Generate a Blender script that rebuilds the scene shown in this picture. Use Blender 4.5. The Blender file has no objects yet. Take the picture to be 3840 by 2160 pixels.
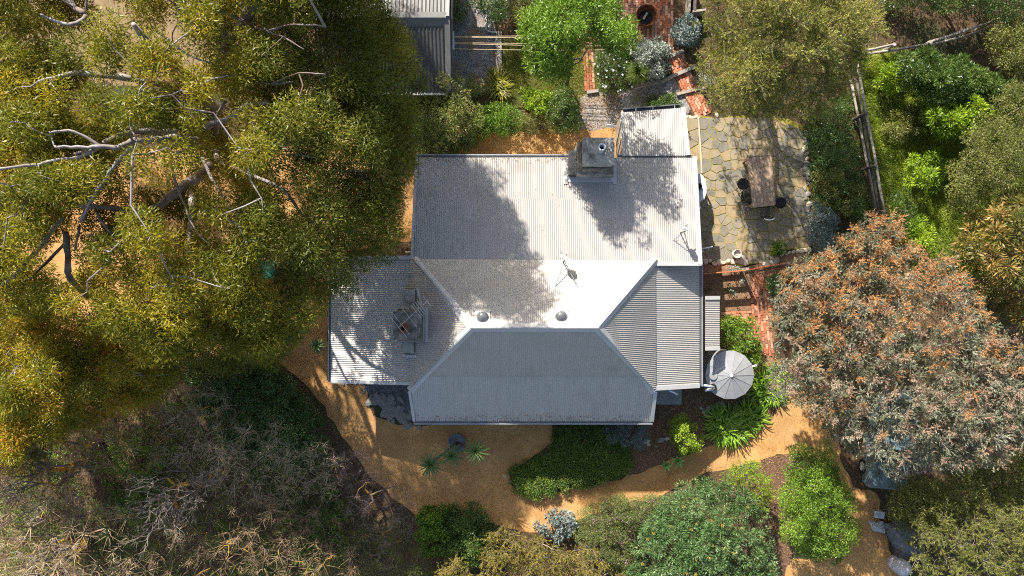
import bpy, math, random
import numpy as np
from mathutils import Vector, Matrix

# ------------------------------------------------------------------ camera, world, sun, exposure
SC = bpy.context.scene
COL = SC.collection
CAM_H = 30.0                       # drone height above the garden
FPX = 2560.0                       # 24 mm lens on a 36 mm frame, in pixels of a 3840 wide frame
cam = bpy.data.cameras.new('camera'); cam.lens = 24.0; cam.sensor_width = 36.0
cam.clip_start = 0.1; cam.clip_end = 2000.0
cam_o = bpy.data.objects.new('camera', cam); COL.objects.link(cam_o)
cam_o.location = (0, 0, CAM_H); cam_o.rotation_euler = (0, 0, 0)
SC.camera = cam_o
SUN_EL = math.radians(30.5)
SUN_AZ = math.atan2(-0.46, 1.0)    # from +Y (north), towards -X
sun_dir = Vector((math.sin(SUN_AZ) * math.cos(SUN_EL), math.cos(SUN_AZ) * math.cos(SUN_EL), math.sin(SUN_EL)))
W = bpy.data.worlds.new('World'); SC.world = W; W.use_nodes = True
wn = W.node_tree.nodes; wl = W.node_tree.links
for n in list(wn): wn.remove(n)
sky = wn.new('ShaderNodeTexSky'); sky.sky_type = 'NISHITA'; sky.sun_disc = False
sky.sun_elevation = SUN_EL; sky.sun_rotation = SUN_AZ
sky.air_density = 1.0; sky.dust_density = 2.0; sky.ozone_density = 0.6
bg = wn.new('ShaderNodeBackground'); bg.inputs[1].default_value = 0.092
wo = wn.new('ShaderNodeOutputWorld')
wl.new(sky.outputs[0], bg.inputs[0]); wl.new(bg.outputs[0], wo.inputs[0])
sun = bpy.data.lights.new('sun', 'SUN'); sun.energy = 5.0; sun.angle = math.radians(0.5); sun.color = (1.0, 0.95, 0.87)
sun_o = bpy.data.objects.new('sun', sun); COL.objects.link(sun_o)
sun_o.rotation_euler = (-sun_dir).to_track_quat('-Z', 'Y').to_euler()
SC.view_settings.view_transform = 'Standard'; SC.view_settings.look = 'None'
SC.view_settings.gamma = 1.0; SC.view_settings.use_curve_mapping = False
SC.view_settings.exposure = 1.28
SC.render.engine = 'CYCLES'
SC.cycles.max_bounces = 5; SC.cycles.diffuse_bounces = 3; SC.cycles.glossy_bounces = 2
SC.cycles.transmission_bounces = 4; SC.cycles.transparent_max_bounces = 4
SC.cycles.caustics_reflective = False; SC.cycles.caustics_refractive = False
SC.cycles.use_denoising = False
SC.cycles.filter_width = 1.1
SC.cycles.sample_clamp_indirect = 4.0

RNG = np.random.default_rng(7)
random.seed(7)

# ------------------------------------------------------------------ helpers
def P(px, py, z=0.0):
    """Point whose plan position was surveyed off the photograph at height z."""
    k = (CAM_H - z) / FPX
    return Vector(((px - 1920) * k, (1080 - py) * k, z))

def mat(name): 
    m = bpy.data.materials.new(name); m.use_nodes = True
    for n in list(m.node_tree.nodes): m.node_tree.nodes.remove(n)
    return m

def ramp(nt, stops):
    r = nt.nodes.new('ShaderNodeValToRGB'); e = r.color_ramp.elements
    while len(e) < len(stops): e.new(0.5)
    for el, (p, c) in zip(e, stops):
        el.position = p; el.color = (*c, 1)
    return r

def surf(name, stops, scale=4.0, detail=8.0, rough=0.8, metal=0.0, bump=0.3, bscale=None, bdist=0.02, stretch=(1, 1, 1), spec=0.3,
         stain=None, coords='Object', voro=None):
    """Principled surface whose colour wanders over a noise ramp, with fine relief and an optional large stain layer."""
    m = mat(name); nt = m.node_tree; N = nt.nodes.new; L = nt.links.new
    out = N('ShaderNodeOutputMaterial'); b = N('ShaderNodeBsdfPrincipled')
    tc = N('ShaderNodeTexCoord'); mp = N('ShaderNodeMapping'); mp.inputs['Scale'].default_value = stretch
    L(tc.outputs[coords], mp.inputs[0])
    nz = N('ShaderNodeTexNoise'); nz.inputs['Scale'].default_value = scale; nz.inputs['Detail'].default_value = detail
    nz.inputs['Roughness'].default_value = 0.68
    L(mp.outputs[0], nz.inputs['Vector'])
    r = ramp(nt, stops); L(nz.outputs['Fac'], r.inputs[0]); col = r.outputs[0]
    if voro:
        vo = N('ShaderNodeTexVoronoi'); vo.inputs['Scale'].default_value = voro[0]; L(mp.outputs[0], vo.inputs['Vector'])
        sep = N('ShaderNodeSeparateColor'); L(vo.outputs['Color'], sep.inputs[0])
        rv = ramp(nt, voro[1]); L(sep.outputs[0], rv.inputs[0])
        mx = N('ShaderNodeMixRGB'); mx.blend_type = 'MULTIPLY'; mx.inputs[0].default_value = voro[2]
        L(col, mx.inputs[1]); L(rv.outputs[0], mx.inputs[2]); col = mx.outputs[0]
    if stain:
        n2 = N('ShaderNodeTexNoise'); n2.inputs['Scale'].default_value = stain[0]; n2.inputs['Detail'].default_value = 5
        L(tc.outputs[coords], n2.inputs['Vector'])
        r2 = ramp(nt, [(stain[2], (0, 0, 0)), (stain[3], (1, 1, 1))]); L(n2.outputs['Fac'], r2.inputs[0])
        mx = N('ShaderNodeMixRGB'); L(r2.outputs[0], mx.inputs[0]); L(col, mx.inputs[1]); mx.inputs[2].default_value = (*stain[1], 1)
        col = mx.outputs[0]
    L(col, b.inputs['Base Color']); b.inputs['Roughness'].default_value = rough; b.inputs['Metallic'].default_value = metal
    b.inputs['Specular IOR Level'].default_value = spec
    if bump:
        bn = N('ShaderNodeTexNoise'); bn.inputs['Scale'].default_value = bscale or scale * 4; bn.inputs['Detail'].default_value = 6
        L(mp.outputs[0], bn.inputs['Vector'])
        bp = N('ShaderNodeBump'); bp.inputs['Strength'].default_value = bump; bp.inputs['Distance'].default_value = bdist
        L(bn.outputs['Fac'], bp.inputs['Height']); L(bp.outputs[0], b.inputs['Normal'])
    L(b.outputs[0], out.inputs[0])
    return m

def leafmat(name, stops, trans=0.28, rough=0.45, spec=0.35):
    """Leaf: colour by a per-leaf tint, light passes through."""
    m = mat(name); nt = m.node_tree; N = nt.nodes.new; L = nt.links.new
    out = N('ShaderNodeOutputMaterial'); b = N('ShaderNodeBsdfPrincipled'); t = N('ShaderNodeBsdfTranslucent')
    at = N('ShaderNodeAttribute'); at.attribute_name = 'tint'
    r = ramp(nt, stops); L(at.outputs['Fac'], r.inputs[0])
    L(r.outputs[0], b.inputs['Base Color']); L(r.outputs[0], t.inputs['Color'])
    b.inputs['Roughness'].default_value = rough; b.inputs['Specular IOR Level'].default_value = spec
    mx = N('ShaderNodeMixShader'); mx.inputs[0].default_value = trans
    L(b.outputs[0], mx.inputs[1]); L(t.outputs[0], mx.inputs[2]); L(mx.outputs[0], out.inputs[0])
    return m

def tag(o, label=None, cat=None, group=None, kind=None):
    if label: o['label'] = label
    if cat: o['category'] = cat
    if group: o['group'] = group
    if kind: o['kind'] = kind
    return o

def thing(name, label, cat, loc=(0, 0, 0), group=None):
    o = bpy.data.objects.new(name, None); COL.objects.link(o); o.location = Vector(loc); o.empty_display_size = 0.2
    return tag(o, label, cat, group)

def origin(o):
    v = Vector(o.location)
    while o.parent: 
        o = o.parent
    return v

def adopt(o, parent):
    """Parent a world-space object without moving it."""
    if parent is None: return o
    o.parent = parent
    m = Matrix.Translation(parent.location)
    if parent.parent is not None: m = Matrix.Translation(parent.parent.location) @ parent.matrix_parent_inverse @ m
    o.matrix_parent_inverse = m.inverted()
    return o

def place(name, me, parent=None, loc=(0, 0, 0), rot=(0, 0, 0), kind=None):
    o = bpy.data.objects.new(name, me); COL.objects.link(o); o.location = loc; o.rotation_euler = rot
    adopt(o, parent)
    if kind: o['kind'] = kind
    return o

class MB:
    def __init__(s): s.v = []; s.f = []
    def add(s, vs, fs):
        k = len(s.v); s.v += [tuple(x) for x in vs]; s.f += [tuple(i + k for i in f) for f in fs]; return s
    def box(s, c, size, rz=0.0, rx=0.0, ry=0.0):
        R = Matrix.Rotation(rz, 3, 'Z') @ Matrix.Rotation(ry, 3, 'Y') @ Matrix.Rotation(rx, 3, 'X'); c = Vector(c)
        h = Vector(size) / 2
        vs = [c + R @ Vector((sx * h.x, sy * h.y, sz * h.z)) for sz in (-1, 1) for sx, sy in ((-1, -1), (1, -1), (1, 1), (-1, 1))]
        return s.add(vs, [(3, 2, 1, 0), (4, 5, 6, 7), (0, 1, 5, 4), (1, 2, 6, 5), (2, 3, 7, 6), (3, 0, 4, 7)])
    def beam(s, a, b, w, h, up=(0, 0, 1)):
        a = Vector(a); b = Vector(b); d = (b - a).normalized(); sd = d.cross(Vector(up))
        if sd.length < 1e-4: sd = d.cross(Vector((1, 0, 0)))
        sd.normalize(); u = sd.cross(d)
        vs = [p + sd * (i * w / 2) + u * (j * h / 2) for p in (a, b) for i, j in ((-1, -1), (1, -1), (1, 1), (-1, 1))]
        return s.add(vs, [(3, 2, 1, 0), (4, 5, 6, 7), (0, 1, 5, 4), (1, 2, 6, 5), (2, 3, 7, 6), (3, 0, 4, 7)])
    def prism(s, poly, z0, z1, inset=0.0):
        n = len(poly); cx = sum(p[0] for p in poly) / n; cy = sum(p[1] for p in poly) / n
        top = [(cx + (p[0] - cx) * (1 - inset), cy + (p[1] - cy) * (1 - inset), z1 if len(p) < 3 else p[2]) for p in poly]
        vs = [(p[0], p[1], z0) for p in poly] + top
        fs = [tuple(range(n - 1, -1, -1)), tuple(range(n, 2 * n))] + [(i, (i + 1) % n, n + (i + 1) % n, n + i) for i in range(n)]
        return s.add(vs, fs)
    def tube(s, pts, rad, n=6, cap=True):
        pts = [Vector(p) for p in pts]; m = len(pts)
        if not hasattr(rad, '__len__'): rad = [rad] * m
        k = len(s.v); ref = Vector((0.31, 0.17, 0.93))
        for i, p in enumerate(pts):
            d = (pts[min(i + 1, m - 1)] - pts[max(i - 1, 0)])
            d = d.normalized() if d.length > 1e-9 else Vector((0, 0, 1))
            a = d.cross(ref if abs(d.dot(ref)) < 0.95 else Vector((1, 0, 0))).normalized(); b = d.cross(a)
            for j in range(n):
                t = 2 * math.pi * j / n
                s.v.append(tuple(p + (a * math.cos(t) + b * math.sin(t)) * rad[i]))
        for i in range(m - 1):
            for j in range(n):
                s.f.append((k + i * n + j, k + i * n + (j + 1) % n, k + (i + 1) * n + (j + 1) % n, k + (i + 1) * n + j))
        if cap:
            s.f.append(tuple(k + j for j in range(n - 1, -1, -1))); s.f.append(tuple(k + (m - 1) * n + j for j in range(n)))
        return s
    def lathe(s, c, prof, n=24):
        k = len(s.v); c = Vector(c)
        for r, z in prof:
            for j in range(n):
                t = 2 * math.pi * j / n; s.v.append((c.x + r * math.cos(t), c.y + r * math.sin(t), c.z + z))
        for i in range(len(prof) - 1):
            for j in range(n):
                s.f.append((k + i * n + j, k + i * n + (j + 1) % n, k + (i + 1) * n + (j + 1) % n, k + (i + 1) * n + j))
        return s
    def mesh(s, name, m, smooth=False):
        me = bpy.data.meshes.new(name); me.from_pydata(s.v, [], s.f)
        me.materials.append(m)
        if smooth: me.polygons.foreach_set('use_smooth', [True] * len(me.polygons))
        me.update(); return me
    def build(s, name, m, parent=None, smooth=False, kind=None):
        return place(name, s.mesh(name, m, smooth), parent, kind=kind)

def quads(name, V, m, parent=None, tint=None, kind=None):
    """V: (n,k,3) array of loose k-gons -> one mesh."""
    n, c = V.shape[:2]; me = bpy.data.meshes.new(name)
    me.vertices.add(c * n); me.vertices.foreach_set('co', np.ascontiguousarray(V, dtype=np.float32).ravel())
    me.loops.add(c * n); me.loops.foreach_set('vertex_index', np.arange(c * n, dtype=np.int32))
    me.polygons.add(n); me.polygons.foreach_set('loop_start', np.arange(0, c * n, c, dtype=np.int32))
    if tint is not None:
        a = me.attributes.new('tint', 'FLOAT', 'POINT'); a.data.foreach_set('value', np.repeat(tint.astype(np.float32), c))
    me.materials.append(m); me.update(calc_edges=True)
    return place(name, me, parent, kind=kind)

def unit(a): return a / np.maximum(np.linalg.norm(a, axis=-1, keepdims=True), 1e-9)

def leaf_quads(pos, d, nrm, ln, wd, mid=0.42):
    """Pointed leaves: base, side, tip, side."""
    d = unit(d); s = unit(np.cross(d, nrm)); nn = np.cross(s, d)
    ln = np.asarray(ln)[:, None]; wd = np.asarray(wd)[:, None]
    m = pos + d * ln * mid
    return np.stack([pos, m + s * wd / 2 + nn * wd * 0.12, pos + d * ln, m - s * wd / 2 + nn * wd * 0.12], axis=1)

def leaf_tris(pos, d, nrm, ln, wd):
    """Slim leaves of one triangle."""
    d = unit(d); s = unit(np.cross(d, nrm)); ln = np.asarray(ln)[:, None]; wd = np.asarray(wd)[:, None]; b = pos + d * ln * 0.15
    return np.stack([b + s * wd / 2, pos + d * ln, b - s * wd / 2], axis=1)

def spray(T, K, Mn, rad, ln, wd, seed=0, up=0.35, ang=0.55, tw=0.006, flat=0.75, tintmix=0.5):
    """Needle foliage: every clump sends out K twigs, each set with Mn needles. Returns needles, tints, twig triangles."""
    rng = np.random.default_rng(seed + 500); n = len(T); r = rng.uniform(rad[0], rad[1], n)
    it = np.repeat(np.arange(n), K); d = unit(rng.normal(size=(n * K, 3)) + np.array([0, 0, up]) * 2); d[:, 2] = np.where(d[:, 2] < -0.25, -d[:, 2], d[:, 2]); d = unit(d * np.array([1, 1, flat]))
    L = r[it] * rng.uniform(0.7, 1.15, n * K); o = T[it]
    tri = leaf_tris(o, d, rng.normal(size=(n * K, 3)), L * 1.02, np.full(n * K, tw * 2))
    ii = np.repeat(np.arange(n * K), Mn); s = rng.random(len(ii)) ** 0.6
    pos = o[ii] + d[ii] * (L[ii] * s)[:, None]
    dd = d[ii] + rng.normal(size=(len(ii), 3)) * ang
    V = leaf_tris(pos, dd, rng.normal(size=(len(ii), 3)), rng.uniform(*ln, len(ii)), rng.uniform(*wd, len(ii)))
    V[..., 2] = np.maximum(V[..., 2], 0.03)
    tt = rng.random(n)[it][ii] * tintmix + rng.random(len(ii)) * (1 - tintmix)
    return V, tt, tri

def randu(n, rng=RNG): return unit(rng.normal(size=(n, 3)))

def in_poly(x, y, poly):
    c = np.zeros(len(x), bool); n = len(poly)
    for i in range(n):
        x1, y1 = poly[i]; x2, y2 = poly[(i + 1) % n]
        t = ((y1 > y) != (y2 > y)) & (x < (x2 - x1) * (y - y1) / ((y2 - y1) or 1e-9) + x1)
        c ^= t
    return c

def edge_dist(x, y, poly):
    d = np.full(len(x), 1e9); n = len(poly)
    for i in range(n):
        a = np.array(poly[i], float); b = np.array(poly[(i + 1) % n], float); ab = b - a
        t = np.clip(((x - a[0]) * ab[0] + (y - a[1]) * ab[1]) / max(ab @ ab, 1e-9), 0, 1)
        d = np.minimum(d, np.hypot(x - a[0] - t * ab[0], y - a[1] - t * ab[1]))
    return d

def ell(cx, cy, rx, ry, n=20, j=0.0, seed=0):
    r = random.Random(seed)
    return [(cx + rx * math.cos(2 * math.pi * i / n) * (1 + r.uniform(-j, j)), cy + ry * math.sin(2 * math.pi * i / n) * (1 + r.uniform(-j, j))) for i in range(n)]

def tufts(poly, n, lo, hi, seed=0, power=0.6, jit=0.5, holes=(), under=0.0):
    """Foliage clumps under a domed crown; poly is the crown's outline as surveyed. Returns (n,3) positions."""
    rng = np.random.default_rng(seed); pl = np.array(poly, float); a = pl.min(0); b = pl.max(0)
    x = rng.uniform(a[0], b[0], n * 14); y = rng.uniform(a[1], b[1], n * 14)
    k = in_poly(x, y, poly)
    for (hx, hy, rx, ry) in holes: k &= (((x - hx) / rx) ** 2 + ((y - hy) / ry) ** 2) > 1
    x = x[k]; y = y[k]
    m = min(n, len(x)); cell = math.sqrt((b[0] - a[0]) * (b[1] - a[1]) / max(m, 1)) * 0.62
    grid = {}; keep = []
    for i in range(len(x)):
        gx, gy = int(x[i] // cell), int(y[i] // cell)
        if grid.get((gx, gy), 0) < 1:
            grid[(gx, gy)] = 1; keep.append(i)
            if len(keep) >= m: break
    x = x[keep]; y = y[keep]
    d = edge_dist(x, y, poly); t = np.clip(d / max(d.max(), 1e-6), 0, 1) ** power
    z = lo + (hi - lo) * t + rng.normal(size=len(x)) * jit
    if under > 0:
        u = rng.random(len(x)) < under; z = np.where(u, z - rng.uniform(0.15, 0.5, len(x)) * (hi - lo + 0.5) - 0.2, z)
    z = np.maximum(z, 0.12)
    k = (CAM_H - z) / FPX
    return np.stack([(x - 1920) * k, (1080 - y) * k, z], 1)

def foliage(T, per, rad, ln, wd, seed=0, flat=0.7, droop=0.0, out=1.0, rnd=0.7, up=0.5, shell=0.5, tintmix=0.5):
    """Leaves spread through clumps at T. Returns quads and tints."""
    rng = np.random.default_rng(seed + 1000); n = len(T)
    r = rng.uniform(rad[0], rad[1], n); cnt = np.maximum(4, (per * (r / np.mean(rad)) ** 2).astype(int))
    idx = np.repeat(np.arange(n), cnt); N = len(idx)
    u = unit(rng.normal(size=(N, 3)) + np.array([0, 0, 0.25])); rr = (shell + (1 - shell) * rng.random(N)) ** 0.7
    pos = T[idx] + u * (rr * r[idx])[:, None] * np.array([1, 1, flat])
    d = u * out + rng.normal(size=(N, 3)) * rnd + np.array([0, 0, -droop])
    nr = unit(rng.normal(size=(N, 3)) * 0.8 + np.array([0, 0, up]) + u * 0.4)
    L_ = rng.uniform(ln[0], ln[1], N); W_ = rng.uniform(wd[0], wd[1], N)
    V = leaf_quads(pos, d, nr, L_, W_) if (wd[0] + wd[1]) / 2 >= 0.045 else leaf_tris(pos, d, nr, L_, W_)
    V[..., 2] = np.maximum(V[..., 2], 0.03)
    tt = rng.random(n)[idx] * tintmix + rng.random(N) * (1 - tintmix)
    return V, tt

def branches(mb, fork, T, r0, seed=0, tip=0.012, n=5, sag=0.08):
    """Join each clump to the nearest part of the growing skeleton."""
    rng = np.random.default_rng(seed + 77); fork = np.array(fork, float)
    order = np.argsort(np.linalg.norm(T - fork, axis=1)); dmax = max(np.linalg.norm(T - fork, axis=1).max(), 0.1)
    nodes = [fork]; rad = [r0]
    for i in order:
        t = T[i]; A = np.array(nodes); dd = np.linalg.norm(A - t, axis=1) + 0.35 * np.linalg.norm(A - fork, axis=1) * 0 + np.maximum(0, A[:, 2] - t[2]) * 0.7
        j = int(np.argmin(dd)); a = A[j]; ln = np.linalg.norm(t - a)
        if ln < 0.12: continue
        r1 = max(tip, rad[j] * 0.72); r2 = max(tip, r1 * (0.45 if ln > 0.8 else 0.7))
        m1 = a + (t - a) * 0.35 + rng.normal(size=3) * ln * sag; m2 = a + (t - a) * 0.7 + rng.normal(size=3) * ln * sag
        mb.tube([a, m1, m2, t], [r1, r1 * 0.85 + r2 * 0.15, (r1 + r2) / 2, r2], n, cap=False)
        nodes += [m1, m2, t]; rad += [r1, (r1 + r2) / 2, r2]
    return mb

# ------------------------------------------------------------------ materials
M = {}
M['soil'] = surf('leaf litter soil', [(0.25, (0.035, 0.022, 0.014)), (0.5, (0.10, 0.065, 0.04)), (0.75, (0.20, 0.135, 0.08))], 9, 10, 0.95, bump=0.9, bscale=30, bdist=0.03,
                 stain=(0.5, (0.05, 0.055, 0.02), 0.48, 0.66), voro=(22, [(0.0, (0.45, 0.4, 0.35)), (1.0, (1.5, 1.35, 1.15))], 0.8))
M['mulch'] = surf('bark mulch', [(0.3, (0.06, 0.035, 0.022)), (0.7, (0.24, 0.15, 0.10))], 14, 10, 0.95, bump=0.9, bscale=40, bdist=0.03,
                  voro=(26, [(0.0, (0.5, 0.45, 0.4)), (1.0, (1.5, 1.35, 1.2))], 0.8))
M['orange'] = surf('orange decomposed granite', [(0.25, (0.32, 0.158, 0.052)), (0.5, (0.475, 0.26, 0.093)), (0.75, (0.61, 0.36, 0.148))], 1.1, 14, 0.92, bump=0.55, bscale=38, bdist=0.015,
                   stain=(0.45, (0.36, 0.20, 0.085), 0.48, 0.72), voro=(30, [(0.0, (0.55, 0.5, 0.45)), (0.3, (0.95, 0.95, 0.95)), (1.0, (1.22, 1.2, 1.18))], 0.9))
M['greygravel'] = surf('grey gravel', [(0.3, (0.17, 0.17, 0.18)), (0.7, (0.42, 0.40, 0.38))], 3, 10, 0.9, bump=0.9, bscale=34, bdist=0.03,
                       voro=(30, [(0.0, (0.4, 0.4, 0.42)), (1.0, (1.35, 1.3, 1.25))], 0.9), stain=(0.9, (0.30, 0.20, 0.11), 0.5, 0.72))
M['drygrass'] = surf('turf soil', [(0.3, (0.07, 0.075, 0.018)), (0.7, (0.20, 0.19, 0.06))], 5, 10, 0.95, bump=0.8, bscale=30, bdist=0.03)
M['moss'] = surf('mossy joints', [(0.3, (0.16, 0.14, 0.03)), (0.7, (0.40, 0.33, 0.05))], 4, 8, 0.95, bump=0.6)
for zk, zs in (('zinc', (5, 0.5, 0.5)), ('zincx', (0.5, 5, 0.5))):
    M[zk] = surf('pale corrugated iron ' + zk, [(0.25, (0.36, 0.333, 0.30)), (0.5, (0.41, 0.382, 0.347)), (0.75, (0.44, 0.412, 0.375))], 1.6, 8, 0.42, metal=0.22, bump=0.0, stretch=zs, spec=0.4,
                 stain=(0.9, (0.33, 0.305, 0.27), 0.56, 0.8))
M['flash'] = surf('zinc flashing', [(0.3, (0.40, 0.39, 0.375)), (0.7, (0.48, 0.47, 0.45))], 2, 6, 0.45, metal=0.1, bump=0.0)
M['gutter'] = surf('grey steel gutter', [(0.3, (0.28, 0.29, 0.30)), (0.7, (0.36, 0.365, 0.37))], 3, 6, 0.35, metal=0.3, bump=0.0)
M['dkgutter'] = surf('dark gutter', [(0.3, (0.07, 0.075, 0.085)), (0.7, (0.14, 0.145, 0.15))], 3, 6, 0.4, metal=0.3, bump=0.0)
M['shedroof'] = surf('weathered shed iron', [(0.3, (0.08, 0.077, 0.073)), (0.7, (0.12, 0.116, 0.108))], 1.3, 7, 0.5, metal=0.2, bump=0.0)
M['shedtrim'] = surf('shed trim', [(0.3, (0.17, 0.165, 0.155)), (0.7, (0.22, 0.215, 0.20))], 2, 6, 0.5, metal=0.2, bump=0.0)
M['wall'] = surf('rendered wall', [(0.3, (0.42, 0.38, 0.32)), (0.7, (0.55, 0.5, 0.43))], 3, 8, 0.9, bump=0.3)
M['concrete'] = surf('lichened render', [(0.28, (0.07, 0.066, 0.06)), (0.42, (0.22, 0.205, 0.175)), (0.55, (0.38, 0.355, 0.30)), (0.75, (0.52, 0.48, 0.41))], 2.3, 12, 0.95, bump=0.7, bscale=14)
M['stack'] = surf('sooty stone stack', [(0.3, (0.04, 0.038, 0.036)), (0.5, (0.15, 0.135, 0.115)), (0.72, (0.34, 0.30, 0.245))], 3.5, 12, 0.95, bump=0.8, bscale=16)
M['slab'] = surf('concrete pad', [(0.3, (0.22, 0.23, 0.23)), (0.7, (0.36, 0.36, 0.35))], 2, 10, 0.9, bump=0.3)
M['timber'] = surf('grey weathered timber', [(0.3, (0.20, 0.17, 0.14)), (0.7, (0.42, 0.37, 0.31))], 3, 9, 0.9, bump=0.5, bscale=20)
M['paletimber'] = surf('bare pine strip', [(0.3, (0.50, 0.40, 0.26)), (0.7, (0.66, 0.55, 0.38))], 4, 8, 0.85, bump=0.3)
M['darktimber'] = surf('dark old timber', [(0.3, (0.06, 0.05, 0.045)), (0.7, (0.17, 0.145, 0.12))], 4, 9, 0.9, bump=0.5)
M['tabletop'] = surf('brown table boards', [(0.3, (0.30, 0.20, 0.125)), (0.7, (0.46, 0.33, 0.22))], 3, 9, 0.75, bump=0.3, stretch=(6, 1, 1))
M['rustpaint'] = surf('rust red paint', [(0.3, (0.42, 0.115, 0.05)), (0.7, (0.60, 0.20, 0.09))], 3, 9, 0.7, bump=0.2)
M['black'] = surf('black iron', [(0.3, (0.012, 0.012, 0.013)), (0.7, (0.03, 0.03, 0.03))], 6, 6, 0.5, metal=0.4, bump=0.1)
M['rust'] = surf('rusty iron', [(0.3, (0.10, 0.04, 0.02)), (0.7, (0.30, 0.12, 0.05))], 6, 8, 0.85, metal=0.3, bump=0.4)
M['ash'] = surf('charcoal and ash', [(0.35, (0.006, 0.006, 0.006)), (0.7, (0.05, 0.05, 0.05))], 9, 9, 0.95, bump=0.9, bdist=0.05)
M['white'] = surf('white paint', [(0.3, (0.70, 0.70, 0.70)), (0.7, (0.80, 0.80, 0.79))], 4, 6, 0.5, bump=0.05)
M['palegrey'] = surf('pale grey laminate', [(0.3, (0.50, 0.53, 0.54)), (0.7, (0.62, 0.64, 0.64))], 3, 6, 0.4, bump=0.05)
M['pot'] = surf('cream stone pot', [(0.3, (0.48, 0.42, 0.33)), (0.7, (0.66, 0.60, 0.50))], 6, 8, 0.85, bump=0.3)
M['greypot'] = surf('grey concrete pot', [(0.3, (0.10, 0.11, 0.115)), (0.7, (0.22, 0.23, 0.23))], 6, 8, 0.85, bump=0.3)
M['antenna'] = surf('aluminium', [(0.3, (0.30, 0.31, 0.32)), (0.7, (0.42, 0.43, 0.44))], 6, 4, 0.35, metal=0.5, bump=0.0)
M['dish'] = surf('dish enamel', [(0.3, (0.62, 0.62, 0.60)), (0.7, (0.72, 0.72, 0.70))], 6, 4, 0.45, bump=0.0)
M['dome'] = surf('skylight acrylic', [(0.3, (0.08, 0.085, 0.085)), (0.7, (0.13, 0.135, 0.135))], 4, 4, 0.18, bump=0.0, spec=0.8)
M['tank'] = surf('galvanised tank', [(0.3, (0.27, 0.275, 0.28)), (0.7, (0.37, 0.37, 0.37))], 1.6, 9, 0.45, metal=0.25, bump=0.0)
M['green_plastic'] = surf('green plastic', [(0.3, (0.02, 0.14, 0.10)), (0.7, (0.04, 0.22, 0.15))], 4, 6, 0.45, bump=0.0)
M['greydark'] = surf('dark grey plastic', [(0.3, (0.06, 0.05, 0.045)), (0.7, (0.11, 0.095, 0.085))], 4, 6, 0.5, bump=0.0)
M['tarp'] = surf('grey tarpaulin', [(0.3, (0.10, 0.10, 0.105)), (0.7, (0.19, 0.188, 0.19))], 2, 8, 0.7, bump=0.4, bscale=6, bdist=0.03)
M['sheet'] = surf('faded white cloth', [(0.3, (0.36, 0.36, 0.38)), (0.7, (0.50, 0.50, 0.52))], 3, 8, 0.85, bump=0.3)
M['carpaint'] = surf('pale blue car paint', [(0.3, (0.13, 0.19, 0.21)), (0.7, (0.18, 0.25, 0.27))], 2, 4, 0.3, bump=0.0, spec=0.6)
M['glass'] = surf('car glass', [(0.3, (0.03, 0.045, 0.05)), (0.7, (0.05, 0.07, 0.075))], 2, 3, 0.06, bump=0.0, spec=0.8)
M['rubber'] = surf('tyre rubber', [(0.3, (0.012, 0.012, 0.012)), (0.7, (0.025, 0.025, 0.025))], 6, 5, 0.8, bump=0.2)
M['line'] = surf('clothes line', [(0.3, (0.45, 0.33, 0.20)), (0.7, (0.62, 0.48, 0.32))], 6, 4, 0.7, bump=0.0)
M['flag_tan'] = surf('tan flagstone', [(0.3, (0.235, 0.18, 0.105)), (0.7, (0.365, 0.285, 0.175))], 3, 10, 0.9, bump=0.45, bscale=9, stain=(1.6, (0.24, 0.22, 0.175), 0.45, 0.7))
M['flag_grey'] = surf('grey flagstone', [(0.3, (0.15, 0.138, 0.108)), (0.7, (0.245, 0.22, 0.172))], 3, 10, 0.88, bump=0.45, bscale=9, stain=(1.8, (0.25, 0.21, 0.145), 0.5, 0.75))
M['flag_warm'] = surf('ochre flagstone', [(0.3, (0.26, 0.185, 0.095)), (0.7, (0.38, 0.29, 0.17))], 3, 10, 0.9, bump=0.45, bscale=9)
M['rock'] = surf('field stone', [(0.3, (0.17, 0.15, 0.135)), (0.7, (0.36, 0.33, 0.29))], 3, 10, 0.92, bump=0.6, bscale=9)
M['cream_rock'] = surf('cream stone', [(0.3, (0.42, 0.35, 0.25)), (0.7, (0.62, 0.54, 0.42))], 3, 10, 0.92, bump=0.6, bscale=9)
BR = [surf('brick ' + n, [(0.3, a), (0.7, b)], 7, 9, 0.92, bump=0.4, bscale=30) for n, a, b in (
    ('salmon', (0.42, 0.16, 0.085), (0.56, 0.25, 0.14)), ('red', (0.34, 0.105, 0.05), (0.47, 0.165, 0.085)),
    ('pale', (0.50, 0.26, 0.16), (0.62, 0.37, 0.25)), ('brown', (0.22, 0.10, 0.06), (0.34, 0.17, 0.10)))]
M['bark_gum'] = surf('pale gum bark', [(0.3, (0.19, 0.155, 0.14)), (0.5, (0.29, 0.255, 0.24)), (0.7, (0.40, 0.37, 0.355))], 1.7, 9, 0.75, bump=0.25, stain=(0.6, (0.12, 0.075, 0.055), 0.5, 0.64))
M['bark_brown'] = surf('brown bark', [(0.3, (0.07, 0.05, 0.04)), (0.7, (0.18, 0.135, 0.105))], 4, 9, 0.95, bump=0.5)
M['bark_grey'] = surf('grey twig bark', [(0.3, (0.13, 0.10, 0.085)), (0.7, (0.27, 0.225, 0.19))], 4, 8, 0.9, bump=0.2)
M['bark_lichen'] = surf('lichened bark', [(0.3, (0.10, 0.075, 0.06)), (0.7, (0.20, 0.155, 0.125))], 4, 9, 0.95, bump=0.5, stain=(1.3, (0.60, 0.33, 0.03), 0.52, 0.60))

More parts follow.
